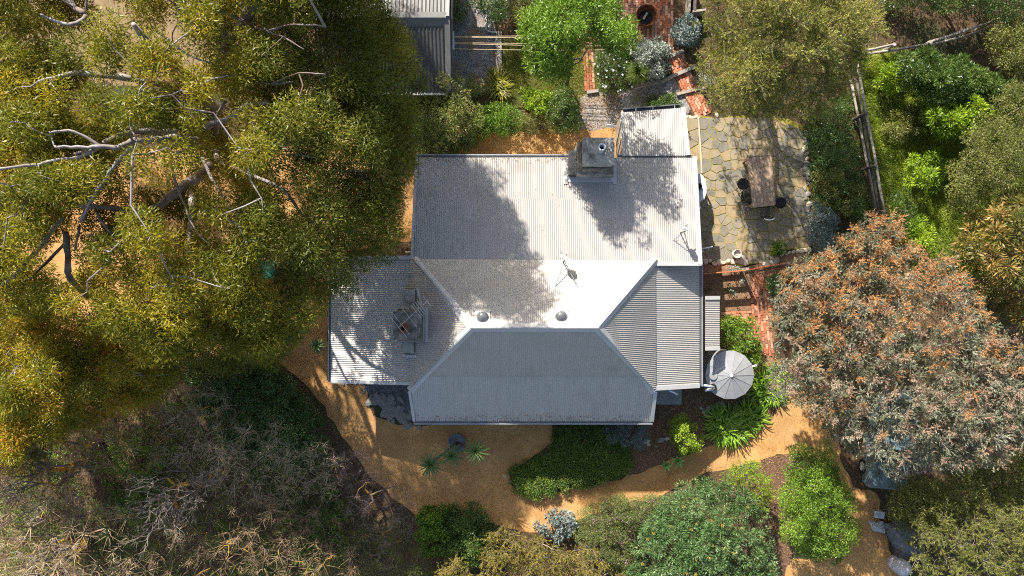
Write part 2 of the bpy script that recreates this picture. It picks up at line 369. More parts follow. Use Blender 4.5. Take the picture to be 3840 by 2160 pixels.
# ------------------------------------------------------------------ ground
def sheet(name, poly, z, m, jit=0.05, sub=0.35, kind='structure', seed=0, px=True, zlist=None):
    r = random.Random(seed); pts = [P(x, y, 0) if px else Vector((x, y, 0)) for x, y in poly]; out = []
    for i, a in enumerate(pts):
        b = pts[(i + 1) % len(pts)]; k = max(1, int((b - a).length / sub)); nrm = Vector((-(b - a).y, (b - a).x, 0)).normalized()
        for j in range(k):
            out.append(a + (b - a) * (j / k) + nrm * r.gauss(0, jit))
    mb = MB(); mb.add([(p.x, p.y, z) for p in out], [tuple(range(len(out)))])
    me = mb.mesh(name, m)
    if me.polygons[0].normal.z < 0: me.flip_normals()
    o = place(name, me); tag(o, kind=kind); return o

g = MB(); g.add([(-300, -300, 0), (300, -300, 0), (300, 300, 0), (-300, 300, 0)], [(0, 1, 2, 3)])
ground = g.build('ground', M['soil']); tag(ground, kind='structure')
drive = sheet('gravel_drive', [(-900, 480), (500, 560), (1000, 560), (1330, 520), (1560, 590), (1560, 900), (1240, 960), (1225, 1430), (1360, 1440), (1400, 1560), (1520, 1600), (2070, 1580), (2080, 1660),
      (1900, 1770), (1920, 1820), (2010, 1860), (2330, 1800), (2480, 1740), (2610, 1690), (2720, 1650), (2880, 1560), (2890, 1490), (2860, 1430), (3120, 1500),
      (3150, 1720), (3200, 1820), (3290, 1850), (3330, 2060), (3390, 2160), (3380, 2300), (2900, 2300), (2960, 2100), (3120, 2090), (3180, 1900), (3140, 1750), (2980, 1690), (2850, 1730), (2650, 1770), (2480, 1860), (2280, 1900), (2150, 1960), (2060, 2000),
      (1960, 1990), (1830, 1960), (1600, 1960), (1560, 1930), (1500, 1890), (1390, 1790), (1270, 1610), (1160, 1450), (1010, 1330), (700, 1350), (420, 1330), (-200, 1350), (-900, 1250)], 0.006, M['orange'], seed=1)
north_path = sheet('gravel_path', [(1540, 520), (1700, 500), (2000, 490), (2160, 480), (2290, 470), (2330, 480), (2330, 640), (1540, 640)], 0.008, M['orange'], seed=2)
top_path = sheet('dirt_track', [(-200, -300), (900, -300), (860, 60), (800, 260), (560, 330), (300, 300), (-200, 330)], 0.005, surf('pale dirt', [(0.3, (0.17, 0.115, 0.06)), (0.7, (0.28, 0.195, 0.105))], 2, 10, 0.95, bump=0.5), seed=3)
grey1 = sheet('grey_gravel_bed', [(2110, 395), (2200, 355), (2330, 338), (2480, 312), (2570, 265), (2640, 330), (2600, 410), (2340, 440), (2310, 480), (2160, 488), (2120, 450)], 0.012, M['greygravel'], seed=4)
grey2 = sheet('shed_gravel', [(1690, -200), (1860, -200), (1858, 330), (1700, 400), (1690, 300)], 0.010, M['greygravel'], seed=5)
rockbed = sheet('drain_gravel', [(1330, 1425), (1560, 1425), (1560, 1580), (1500, 1585), (1440, 1540), (1390, 1480)], 0.012, surf('blue metal gravel', [(0.3, (0.08, 0.082, 0.085)), (0.7, (0.23, 0.23, 0.225))], 4, 9, 0.9, bump=0.9, bscale=34, bdist=0.03, voro=(28, [(0.0, (0.5, 0.5, 0.5)), (1.0, (1.4, 1.4, 1.4))], 0.9)), seed=6)
lawn = sheet('lawn_soil', [(1875, 150), (2260, 130), (2260, 330), (2120, 400), (1900, 420), (1870, 300)], 0.009, M['drygrass'], seed=7)
hill = sheet('hillside_turf', [(3190, 180), (3400, 180), (3900, 380), (4100, 600), (4000, 1050), (3400, 1050), (3330, 850), (3230, 500)], 0.009, M['drygrass'], seed=8)
bed = sheet('garden_bed', [(2080, 1570), (2470, 1570), (2470, 1440), (2760, 1440), (2960, 1480), (2880, 1570), (2720, 1650), (2610, 1690), (2480, 1740), (2360, 1780), (2200, 1760)], 0.010, M['mulch'], seed=9)
ebed = sheet('east_bed_soil', [(2600, 985), (2800, 1000), (3020, 940), (3060, 1000), (2940, 1040), (2900, 1300), (2900, 1420), (2620, 1420)], 0.010, surf('warm soil', [(0.3, (0.15, 0.08, 0.045)), (0.7, (0.34, 0.20, 0.11))], 8, 9, 0.95, bump=0.9, bscale=26, bdist=0.04), seed=10)
hedgebed = sheet('hedge_bed', [(2850, 1720), (2960, 1700), (2990, 1900), (2960, 2110), (2800, 2160), (2760, 1900)], 0.012, M['mulch'], seed=12)
patio = sheet('patio', [(2555, 436), (2700, 438), (2890, 436), (3010, 470), (3030, 640), (3042, 930), (2900, 950), (2875, 992), (2610, 985), (2570, 700)], 0.030, M['moss'], seed=11)
bank = sheet('embankment', [(3010, 380), (3190, 300), (3240, 700), (3290, 900), (3050, 960), (3035, 700)], 0.013, M['mulch'], seed=13)

# flagstones: one object per stone
SA = [(130,280),(180,430),(100,560),(190,690),(320,245),(455,240),(320,460),(430,400),(400,560),(350,710),(480,720),(550,290),(690,350),(850,270),(840,370),(590,460),(490,570),(600,610),(760,540),(920,540),(660,740),(780,740),(880,760),(515,810),(340,880),(520,940),(680,900),(790,870),(890,860),(900,970),(700,1010),(570,1050),(450,1060),(380,1170),(460,1180),(525,1180),(690,1200),(430,1340),(540,1350),(950,1250),
 (720,190),(1050,230),(1200,280),(1120,420),(1280,420),(1120,580),(1240,540),(1300,620),(1120,690),(1250,690),(1420,510),(1480,590),(1460,420),(1560,470),(1650,430),(1660,550),(1610,690),(1390,690),(1460,760),(1380,830),(1440,880),(1480,1000),(1400,970),(1600,830),(1720,780),(1700,880),(1580,990),(1650,1010),(1740,1000),(1760,1120),(1640,1140),(1460,1100),(1420,1240),(1530,1300),(1660,1280),(1760,1340),(1050,900),(1150,1000),(1050,1150),(1200,1200),(1450,240),(1650,250),(1780,330),(1050,1400),(1200,1400)]
SB = [(330,330),(340,150),(420,80),(465,190),(540,110),(540,300),(430,290),(760,100),(760,300),(400,390),(350,470),(420,530),(510,430),(510,570),(575,400),(660,450),(625,575),(705,520),(800,490),(770,600),(730,690),(885,640),(320,640),(400,740),(510,700),(510,820),(760,850),(860,820),(420,900),(570,930),(1010,480),(960,250),(1010,350),(1040,660),(1080,870),(1240,320),(1290,390),(1210,540),(1340,520),(1220,660),(1370,660),(1240,780),(1380,830),(1520,460),(1540,320),(1500,100),(1430,380),(1730,300),(1740,430),(1770,600),(1560,650),(1800,760),(1600,800),(1500,560),(300,560),(690,960),(1000,1040),(1100,1030),(1210,1020),(1400,960),(1750,100),(240,800),(250,950),(1300,100),(1100,120)]
seeds = [(2560 + a / 4.025, 400 + b / 4.025) for a, b in SA] + [(2560 + a / 4.025, 720 + b / 4.025) for a, b in SB]
sw = [P(x, y, 0) for x, y in seeds]
bpoly = [P(x, y, 0) for x, y in [(2562, 441), (2700, 441), (2880, 440), (2990, 478), (3012, 500), (3022, 640), (3036, 925), (2900, 942), (2872, 990), (2615, 980), (2580, 700)]]
def clip_half(poly, m, n):
    out = []
    for i in range(len(poly)):
        a = poly[i]; b = poly[(i + 1) % len(poly)]; da = (a - m).dot(n); db = (b - m).dot(n)
        if da <= 0: out.append(a)
        if (da < 0 < db) or (db < 0 < da): out.append(a + (b - a) * (da / (da - db)))
    return out
def soften(poly, gap, r, rj):
    """Shrink a cell by the joint width, cut its corners, roughen its edge."""
    cell = list(poly); n = len(poly); c = sum(poly, Vector()) / n
    for i in range(n):
        a = poly[i]; b = poly[(i + 1) % n]; d = b - a
        if d.length < 1e-5: continue
        nn = Vector((d.y, -d.x, 0)).normalized()
        if (c - a).dot(nn) > 0: nn = -nn
        cell = clip_half(cell, a - nn * gap, nn)
        if len(cell) < 3: return None
    out = []; k = len(cell)
    for i in range(k):
        p = cell[i]; a = cell[i - 1]; b = cell[(i + 1) % k]
        la = (a - p).length; lb = (b - p).length; ca = min(0.028, la * 0.25); cb = min(0.028, lb * 0.25)
        if la > 1e-4: out.append(p + (a - p).normalized() * ca)
        if lb > 1e-4: out.append(p + (b - p).normalized() * cb)
        if lb > 0.3: out.append(p + (b - p) * 0.5 + Vector((rj.gauss(0, 0.012), rj.gauss(0, 0.012), 0)))
    return out
rj = random.Random(5)
for i, s in enumerate(sw):
    cell = list(bpoly)
    for j, t in enumerate(sw):
        if j == i or (t - s).length > 2.6: continue
        cell = clip_half(cell, (s + t) / 2, (t - s).normalized())
        if len(cell) < 3: break
    if len(cell) < 3: continue
    pl = soften(cell, 0.007 + rj.random() * 0.008, 0.05, rj)
    if not pl or len(pl) < 3: continue
    z = 0.045 + rj.uniform(-0.008, 0.008); tx = rj.gauss(0, 0.008); ty = rj.gauss(0, 0.008)
    mb = MB(); mb.prism([(p.x, p.y, z + (p.x - s.x) * tx + (p.y - s.y) * ty) for p in pl], 0.0, z, 0.025)
    px, py = seeds[i]
    warm = 0.75 if px < 2800 and py < 700 else 0.55
    q = rj.random(); m = M['flag_tan'] if q < warm * 0.75 else (M['flag_warm'] if q < warm else M['flag_grey'])
    mb.build('flagstone', m, patio)

# brick paving: one object per brick
def bricks(name, path, width, label_seed, n_max=300, bl=0.215, bw=0.105, gap=0.012, z=0.05):
    """Running-bond bricks laid along a path; path in photograph pixels."""
    r = random.Random(label_seed)
    pts = [P(x, y, 0) for x, y in path]
    base = []
    for side in (1, -1):
        seq = pts if side == 1 else pts[::-1]
        for i, p in enumerate(seq):
            d = (seq[min(i + 1, len(seq) - 1)] - seq[max(i - 1, 0)]).normalized(); base.append(p + Vector((-d.y, d.x, 0)) * (width / 2 + 0.03))
    root = MB().add([(p.x, p.y, 0.016) for p in base], [tuple(range(len(base)))]).mesh(name, M['ebrick'])
    if root.polygons[0].normal.z < 0: root.flip_normals()
    root = place(name, root); tag(root, kind='structure')
    meshes = []
    for k in range(12):
        w = MB(); a = bl / 2; b = bw / 2; c = 0.008
        j = [r.uniform(-0.004, 0.004) for _ in range(8)]
        vs = [(-a + j[0], -b + j[1], 0), (a + j[2], -b, 0), (a, b + j[3], 0), (-a, b + j[4], 0),
              (-a, -b, z - c), (a, -b, z - c), (a, b, z - c), (-a, b, z - c), (-a + c, -b + c, z), (a - c, -b + c, z), (a - c, b - c, z + j[5] * 0.5), (-a + c, b - c, z)]
        fs = [(0, 1, 5, 4), (1, 2, 6, 5), (2, 3, 7, 6), (3, 0, 4, 7), (4, 5, 9, 8), (5, 6, 10, 9), (6, 7, 11, 10), (7, 4, 8, 11), (8, 9, 10, 11)]
        w.add(vs, fs); meshes.append(w.mesh('brick', r.choices(BR, (4, 4, 2, 1.3))[0]))
    n = 0; rows = max(1, round(width / (bw + gap)))
    seglen = [(pts[i + 1] - pts[i]).length for i in range(len(pts) - 1)]; tot = sum(seglen)
    for row in range(rows):
        off = (row - (rows - 1) / 2) * (bw + gap); s = (bl + gap) * (0.5 if row % 2 else 0.0)
        while s < tot:
            t = s; i = 0
            while i < len(seglen) - 1 and t > seglen[i]: t -= seglen[i]; i += 1
            d = (pts[i + 1] - pts[i]).normalized(); p = pts[i] + d * t + Vector((-d.y, d.x, 0)) * off
            if n < n_max and r.random() > 0.02:
                o = place('brick', r.choice(meshes), root, (p.x + r.gauss(0, 0.004), p.y + r.gauss(0, 0.004), r.uniform(-0.010, 0.004)), (r.gauss(0, 0.014), r.gauss(0, 0.014), math.atan2(d.y, d.x) + r.gauss(0, 0.03)))
                n += 1
            s += bl + gap
    return root
M['ebrick'] = surf('brick dust', [(0.3, (0.12, 0.05, 0.03)), (0.7, (0.26, 0.13, 0.075))], 9, 9, 0.95, bump=0.5)
bricks('brick_path', [(2528, 190), (2545, 248), (2565, 290), (2590, 340), (2622, 398), (2640, 436)], 0.72, 1)
bricks('brick_edging_path', [(2196, 120), (2206, 200), (2212, 345)], 0.46, 2)
bricks('brick_courtyard', [(2424, -95), (2424, 182)], 2.35, 3)
bricks('brick_landing', [(2712, 1196), (2815, 1190)], 0.62, 4)
bricks('brick_garden_path', [(2862, 1030), (2850, 1120), (2860, 1260), (2868, 1330)], 0.82, 5)
bricks('brick_strip', [(2150, 150), (2330, 152)], 0.6, 6)

def rock_mesh(r, s, m, flat=0.6):
    n = 7; mb = MB(); rings = []
    for k, (rr, zz) in enumerate(((0.9, 0.0), (1.0, 0.45), (0.72, 0.85))):
        rings.append([(s * rr * math.cos(2 * math.pi * i / n + k * 0.3) * r.uniform(0.8, 1.15), s * 0.8 * rr * math.sin(2 * math.pi * i / n + k * 0.3) * r.uniform(0.8, 1.15), s * flat * zz * r.uniform(0.85, 1.1)) for i in range(n)])
    vs = sum(rings, []) + [(0, 0, s * flat * 0.95)]
    fs = [(k * n + i, k * n + (i + 1) % n, (k + 1) * n + (i + 1) % n, (k + 1) * n + i) for k in range(2) for i in range(n)] + [(2 * n + i, 2 * n + (i + 1) % n, 3 * n) for i in range(n)]
    return mb.add(vs, fs).mesh('stone', m)
rr = random.Random(9)
RK = [rock_mesh(rr, 1.0, M['rock'], 0.55) for _ in range(6)]; RC = [rock_mesh(rr, 1.0, M['cream_rock'], 0.5) for _ in range(5)]
def stone(parent, px, py, s, ms, z=0.0):
    o = place('stone', rr.choice(ms), parent, P(px, py, 0) + Vector((0, 0, z)), (0, 0, rr.uniform(0, 6.28))); o.scale = (s * rr.uniform(0.8, 1.3), s * rr.uniform(0.7, 1.1), s * rr.uniform(0.7, 1.1)); return o
for _ in range(90):                                    # stones edging the drain bed
    t = rr.random(); stone(rockbed, 1400 + t * 130 + rr.gauss(0, 14), 1500 + t * 82 + rr.gauss(0, 16) - 12, rr.uniform(0.10, 0.24), RK)
for x in np.arange(2645, 2795, 17): stone(patio, x, 982 + rr.gauss(0, 3), rr.uniform(0.10, 0.16), RC, 0.02)
for x, y in ((2785, 975), (2795, 985), (2880, 960), (2895, 968), (2910, 975), (2888, 985), (2905, 990), (2872, 992)): stone(patio, x, y, rr.uniform(0.11, 0.2), RC, 0.02)
for x in np.arange(2930, 3040, 15): stone(patio, x, 952 - (x - 2930) * 0.16, rr.uniform(0.09, 0.15), RC, 0.02)
for y in np.arange(500, 900, 19):
    stone(patio, 3018 + (y - 500) * 0.045 + rr.gauss(0, 4), y, rr.uniform(0.11, 0.2), RC if rr.random() < 0.4 else RK, 0.02)
for x, y in ((2575, 440), (2590, 442), (2606, 440), (2618, 441)): stone(patio, x, y, 0.13, RC)
stone(grey1, 2576, 416, 0.17, RK); stone(patio, 2688, 432, 0.13, RC)
for x, y, s in ((2425, 1655, 0.14), (2432, 1668, 0.08), (2480, 1650, 0.16), (2500, 1645, 0.14), (2630, 1530, 0.09), (2640, 1545, 0.1), (2648, 1560, 0.12), (2660, 1530, 0.22), (2700, 1520, 0.25), (2365, 1660, 0.1)): stone(bed, x, y, s, RK if s > 0.15 else RC)
for x, y in ((1890, 1785), (1896, 1790)): stone(drive, x, y, 0.07, RC)
for x, y in ((1255, 1430), (1275, 1428), (1300, 1432), (1325, 1430), (1345, 1445), (1335, 1460)): stone(rockbed, x + 30, y + 6, 0.13, RK)

# ------------------------------------------------------------------ the house
def corr(name, poly, down, m, parent, pitch=0.076, amp=0.0125, seg=6, thick=True):
    """A planar roof face of corrugated iron; the waves run along `down`."""
    poly = [Vector(p) for p in poly]; n = len(poly); nrm = Vector()
    for i in range(n):
        a = poly[i]; b = poly[(i + 1) % n]; nrm += Vector(((a.y - b.y) * (a.z + b.z), (a.z - b.z) * (a.x + b.x), (a.x - b.x) * (a.y + b.y)))
    nrm.normalize()
    if nrm.z < 0: nrm = -nrm
    d = Vector(down); d = (d - nrm * d.dot(nrm)).normalized(); a = d.cross(nrm).normalized(); o = poly[0]
    U = [(p - o).dot(a) for p in poly]; V = [(p - o).dot(d) for p in poly]
    lo, hi = min(U), max(U); k = max(2, int((hi - lo) / pitch * seg)); vs = []; fs = []
    for s in range(k + 1):
        u = lo + (hi - lo) * min(max(s / k, 1e-6), 1 - 1e-6); hits = []
        for i in range(n):
            u1, u2 = U[i], U[(i + 1) % n]
            if (u1 - u) * (u2 - u) < 0: hits.append(V[i] + (V[(i + 1) % n] - V[i]) * (u - u1) / (u2 - u1))
        if len(hits) < 2: hits = [V[0], V[0] + 0.01]
        w = amp * math.sin(2 * math.pi * u / pitch)
        for v in (min(hits), max(hits)): vs.append(o + a * u + d * v + nrm * w)
    for s in range(k): fs.append((2 * s, 2 * s + 2, 2 * s + 3, 2 * s + 1))
    mb = MB().add(vs, fs); me = mb.mesh(name, m, smooth=True)
    if me.polygons[0].normal.z < 0: me.flip_normals()
    return place(name, me, parent)

house = thing('house', 'stone cottage with hipped pale corrugated iron roof and two chimneys', 'house', (1.5, 0, 0))
RW = Vector((-1.476, -1.457, 4.8)); RE = Vector((3.15, -1.457, 4.8))
def nz(y): return 2.3 + (5.29 - y) * 0.134
NW = Vector((-3.93, 1.188, nz(1.188))); NE = Vector((5.70, 1.10, nz(1.10)))
SWb = Vector((-3.50, -3.46, 3.15)); SEb = Vector((5.17, -3.46, 3.15))
def vz(y): return 3.15 + (y + 3.46) * 0.505
corr('roof_sheeting', [(-3.86, 5.29, nz(5.29)), (7.38, 5.29, nz(5.29)), (7.41, 3.5, nz(3.5)), (-3.89, 3.5, nz(3.5))], (0, 1, 0), M['zinc'], house)
corr('roof_sheeting', [(-3.89, 3.6, nz(3.6) + 0.014), (7.41, 3.6, nz(3.6) + 0.014), (7.44, 1.0, nz(1.0) + 0.006), (-3.93, 1.0, nz(1.0) + 0.006)], (0, 1, 0), M['zinc'], house)
up = 0.012
corr('roof_sheeting', [RW + Vector((0, 0, up)), RE + Vector((0, 0, up)), NE + Vector((0, -0.02, 0.045)), NW + Vector((0, -0.02, 0.045))], (0, 1, 0), M['zinc'], house)
corr('roof_sheeting', [RW, RE, SEb + Vector((0, 0, 0.02)), SWb + Vector((0, 0, 0.02))], (0, -1, 0), M['zinc'], house)
SWe = Vector((-3.97, -5.44, vz(-5.44))); SEe = Vector((5.68, -5.44, vz(-5.44)))
SWm = Vector((-4.06, -4.1, vz(-4.1))); SEm = Vector((5.68, -4.15, vz(-4.15)))
corr('roof_sheeting', [SWb, SEb, SEm, SEe, SWe, SWm], (0, -1, 0), M['zinc'], house)
Wl = Vector((-4.05, 1.2, 2.87)); Ws = Vector((-4.05, -4.0, 2.87))
corr('roof_sheeting', [RW, NW + Vector((-0.1, 0.02, 0)), Vector((-4.05, 1.2, 2.868)), Ws], (-1, 0, 0), M['zincx'], house)
corr('roof_sheeting', [(-4.03, 1.2, 2.84), (-4.03, -3.78, 2.84), (-7.36, -3.78, 2.22), (-7.36, 1.2, 2.22)], (-1, 0, 0), M['zincx'], house)
corr('roof_sheeting', [RE, NE, Vector((5.70, 1.1, 2.885)), Vector((5.70, -4.1, 2.885))], (1, 0, 0), M['zincx'], house)
corr('roof_sheeting', [(5.68, 0.98, 2.86), (5.68, -3.95, 2.86), (7.66, -3.95, 2.10), (7.66, 0.98, 2.10)], (1, 0, 0), M['zincx'], house)
corr('roof_sheeting', [(4.49, 7.18, 2.06), (6.95, 7.38, 2.04), (7.08, 5.36, 2.33), (4.52, 5.36, 2.34)], (0.05, 1, 0), M['zinc'], house)
corr('awning_sheeting', [(7.86, -0.42, 2.22), (7.86, -2.46, 2.22), (8.50, -2.46, 2.06), (8.50, -0.42, 2.06)], (1, 0, 0), M['zincx'], house)

def cap(a, b, w=0.17, h=0.035, name='ridge_cap', drop=0.12):
    """Folded ridge or hip capping with a rolled top."""
    a = Vector(a); b = Vector(b); d = (b - a).normalized(); s = d.cross(Vector((0, 0, 1))).normalized()
    vs = []
    prof = [(-w, -drop), (-0.04, 0.0), (-0.025, h), (0.025, h), (0.04, 0.0), (w, -drop)]
    for p in (a, b):
        for u, z in prof: vs.append(p + s * u + Vector((0, 0, z + 0.03)))
    fs = [(i, i + 1, i + 7, i + 6) for i in range(5)]
    return MB().add(vs, fs).build(name, M['flash'], house)
cap(RW + Vector((-0.06, 0, 0)), RE + Vector((0.06, 0, 0)))
for a, b in ((RW, NW), (RE, NE + Vector((0.02, 0.05, 0.03))), (RW, SWb), (RE, SEb)): cap(a, b + Vector((0, 0, 0.02)), name='hip_cap', drop=0.085)
cap(SWb + Vector((0, 0, 0.02)), SWm + Vector((0, 0, 0.03)), name='hip_cap', drop=0.07); cap(SEb + Vector((0, 0, 0.02)), SEm + Vector((0, 0, 0.03)), name='hip_cap', drop=0.07)
def strip(name, a, b, w, h, m): return MB().beam(a, b, w, h).build(name, m, house)
# barge flashings
Z = lambda v, dz=0.03: Vector(v) + Vector((0, 0, dz))
strip('barge_flashing', Z((7.40, 5.33, nz(5.33))), Z((7.47, 0.93, nz(0.93))), 0.17, 0.03, M['flash'])
strip('barge_flashing', Z((-3.87, 5.33, nz(5.33))), Z((-3.98, 1.15, nz(1.15))), 0.11, 0.03, M['flash'])
strip('barge_flashing', Z((5.72, 0.96, nz(0.96) - 0.01)), Z((7.52, 0.96, nz(0.96) - 0.01)), 0.15, 0.03, M['flash'])
strip('barge_flashing', Z(SEm + Vector((0.02, 0, 0))), Z(SEe + Vector((0.02, 0, 0))), 0.15, 0.03, M['flash'])
strip('barge_flashing', Z(SWm + Vector((-0.02, 0, 0))), Z(SWe + Vector((-0.02, 0, 0))), 0.10, 0.03, M['flash'])
strip('barge_flashing', Z((-4.03, -3.80, 2.84)), Z((-7.36, -3.80, 2.22)), 0.13, 0.03, M['flash'])
strip('barge_flashing', Z((-4.03, 1.22, 2.84)), Z((-7.36, 1.22, 2.22)), 0.14, 0.03, M['flash'])
strip('barge_flashing', Z((5.66, -3.99, 2.86)), Z((7.66, -3.99, 2.10)), 0.17, 0.03, M['flash'])
strip('barge_flashing', Z((4.50, 7.20, 2.06)), Z((4.53, 5.34, 2.34)), 0.10, 0.03, M['flash'])
strip('barge_flashing', Z((6.99, 7.40, 2.04)), Z((7.13, 5.38, 2.33)), 0.17, 0.03, M['flash'])
strip('awning_flashing', Z((7.86, -0.40, 2.22)), Z((8.50, -0.40, 2.06)), 0.15, 0.03, M['flash']); strip('awning_flashing', Z((7.86, -2.48, 2.22)), Z((8.50, -2.48, 2.06)), 0.12, 0.03, M['flash'])
# gutters: open troughs
def gutter(a, b, w=0.12, m='gutter', name='gutter'):
    a = Vector(a); b = Vector(b); d = (b - a).normalized(); s = d.cross(Vector((0, 0, 1))).normalized(); prof = [(-w / 2, 0.05), (-w / 2, -0.05), (w / 2, -0.05), (w / 2, 0.06), (w / 2 - 0.05, 0.065), (w / 2 - 0.05, -0.038), (-w / 2 + 0.012, -0.038), (-w / 2 + 0.012, 0.05)]
    if (s.x * (a.x - 1.7) + s.y * (a.y - 0.5)) < 0: s = -s
    vs = [p + s * u + Vector((0, 0, z)) for p in (a, b) for u, z in prof]; n = len(prof)
    fs = [(i, (i + 1) % n, n + (i + 1) % n, n + i) for i in range(n)] + [tuple(range(n - 1, -1, -1)), tuple(range(n, 2 * n))]
    return MB().add(vs, fs).build(name, M[m], house)
gutter((-3.86, 5.37, 2.25), (2.28, 5.37, 2.25)); gutter((4.30, 5.37, 2.25), (7.30, 5.37, 2.27))
gutter((-4.02, -5.51, 2.12), (5.73, -5.51, 2.12), 0.11)
gutter((-7.43, 1.2, 2.17), (-7.43, -3.82, 2.17), 0.12)
gutter((7.74, 0.95, 2.05), (7.74, -4.02, 2.05), 0.12)
gutter((4.56, 7.28, 1.98), (6.90, 7.47, 1.96), 0.17, 'dkgutter')
for t in (0.22, 0.52, 0.9):
    p = Vector((4.56, 7.24, 2.03)).lerp(Vector((6.90, 7.43, 2.01)), t); MB().box(p, (0.022, 0.2, 0.02)).build('gutter_bracket', M['flash'], house)
# walls
def wallbox(x0, x1, y0, y1, z1, name='wall', m='wall'): return MB().box(((x0 + x1) / 2, (y0 + y1) / 2, z1 / 2), (x1 - x0, y1 - y0, z1)).build(name, M[m], house)
wallbox(-3.6, 7.0, -3.3, 4.95, 2.1); wallbox(-6.9, -3.6, -3.4, 0.9, 2.0); wallbox(4.62, 6.9, 4.95, 7.0, 1.9, 'annex_wall')
# verandah posts, floor
for x in (-3.7, -1.4, 0.9, 3.2, 5.4): MB().box((x, -5.25, 1.05), (0.1, 0.1, 2.1)).build('verandah_post', M['white'], house)
MB().box((0.85, -4.3, 0.06), (9.3, 1.9, 0.12)).build('verandah_floor', M['slab'], house)
# west face of the annex: upright weathered boards with diagonal braces
for i in range(11):
    y = 5.42 + i * 0.165; MB().box((4.56, y, 0.98), (0.03, 0.15, 1.95)).build('board', M['timber'], house)
for y0 in (5.5, 6.2): MB().beam((4.53, y0, 0.3), (4.53, y0 + 0.75, 1.7), 0.05, 0.07).build('brace', M['paletimber'], house)
MB().box((4.53, 6.35, 1.9), (0.04, 1.9, 0.08)).build('rail', M['paletimber'], house)
# north chimney: battered, lichened stone stack
def taper(c, s0, s1, z0, z1, m, name, parent):
    (cx, cy) = c; vs = [(cx + sx * s[0] / 2, cy + sy * s[1] / 2, z) for s, z in ((s0, z0), (s1, z1)) for sx, sy in ((-1, -1), (1, -1), (1, 1), (-1, 1))]
    return MB().add(vs, [(3, 2, 1, 0), (4, 5, 6, 7), (0, 1, 5, 4), (1, 2, 6, 5), (2, 3, 7, 6), (3, 0, 4, 7)]).build(name, M[m], parent)
chim = taper((3.29, 5.10), (1.46, 1.34), (1.42, 1.26), 0, 3.1, 'concrete', 'chimney', house)
taper((3.30, 5.16), (1.40, 1.24), (1.18, 1.02), 3.1, 3.45, 'stack', 'chimney_shoulder', chim)
taper((3.30, 5.20), (1.14, 0.98), (1.12, 0.96), 3.45, 3.95, 'concrete', 'chimney_head', chim)
taper((3.30, 5.20), (1.2, 1.04), (1.2, 1.04), 3.95, 4.03, 'concrete', 'chimney_coping', chim)
taper((2.42, 5.02), (0.34, 1.05), (0.30, 0.95), 0, 2.75, 'concrete', 'chimney_shoulder', chim)
MB().lathe((3.35, 5.25, 4.03), [(0.13, 0), (0.12, 0.5), (0.15, 0.5), (0.15, 0.56), (0.09, 0.56), (0.09, 0.1)], 18).build('chimney_pot', M['palegrey'], chim, True)
strip('chimney_flashing', (2.2, 4.38, nz(4.38) + 0.02), (4.2, 4.38, nz(4.38) + 0.02), 0.22, 0.03, M['flash'])
strip('chimney_flashing', (2.17, 5.25, nz(5.25) + 0.02), (2.17, 4.2, nz(4.2) + 0.02), 0.17, 0.03, M['flash'])
strip('chimney_flashing', (4.15, 5.25, nz(5.25) + 0.02), (4.15, 4.2, nz(4.2) + 0.02), 0.14, 0.03, M['flash'])
# west chimney: low wide base, square stack, slab and pot
wch = MB().prism([(-4.32, -2.62), (-3.86, -2.62), (-3.80, -0.02), (-4.32, -0.02)], 1.5, 3.12, 0.04).build('chimney', M['concrete'], house)
taper((-3.88, -1.42), (1.06, 1.34), (1.0, 1.28), 2.2, 3.75, 'concrete', 'chimney_stack', wch)
taper((-3.90, -1.42), (0.98, 1.24), (0.86, 1.06), 3.75, 4.25, 'stack', 'chimney_head', wch)
taper((-4.02, -1.42), (0.90, 1.06), (0.88, 1.04), 4.25, 4.33, 'stack', 'chimney_slab', wch)
MB().lathe((-4.06, -1.5, 4.33), [(0.2, 0), (0.19, 0.07), (0.13, 0.1), (0.12, 0.28), (0.08, 0.28), (0.08, 0.05)], 18).build('chimney_pot', M['rust'], wch, True)
strip('chimney_flashing', (-3.31, -2.1, 3.46), (-3.31, -0.72, 3.46), 0.16, 0.03, M['flash'])
strip('chimney_flashing', (-3.72, 0.0, 3.13), (-3.5, -0.75, 3.3), 0.1, 0.03, M['flash'])
strip('chimney_flashing', (-4.36, -2.7, 2.82), (-3.75, -2.7, 3.1), 0.1, 0.04, M['flash'])
# skylights
for px, py in ((1810, 1190), (2103, 1187)):
    z = 4.42; c = P(px, py, z); y = c.y; zz = 4.8 - (y + 1.457) * 0.737
    rx = math.atan(0.737)
    f = MB().box((c.x, y, zz + 0.035), (0.56, 0.62, 0.03), rx=-rx).build('skylight_flashing', M['flash'], house)
    b = MB().lathe((c.x, y, zz + 0.06), [(0.235, -0.12), (0.235, 0.03), (0.215, 0.04)], 24).build('skylight_collar', M['gutter'], f, True)
    MB().lathe((c.x, y, zz + 0.09), [(0.215, 0), (0.2, 0.06), (0.15, 0.11), (0.08, 0.14), (0.01, 0.15)], 24).build('skylight_dome', M['dome'], f, True)
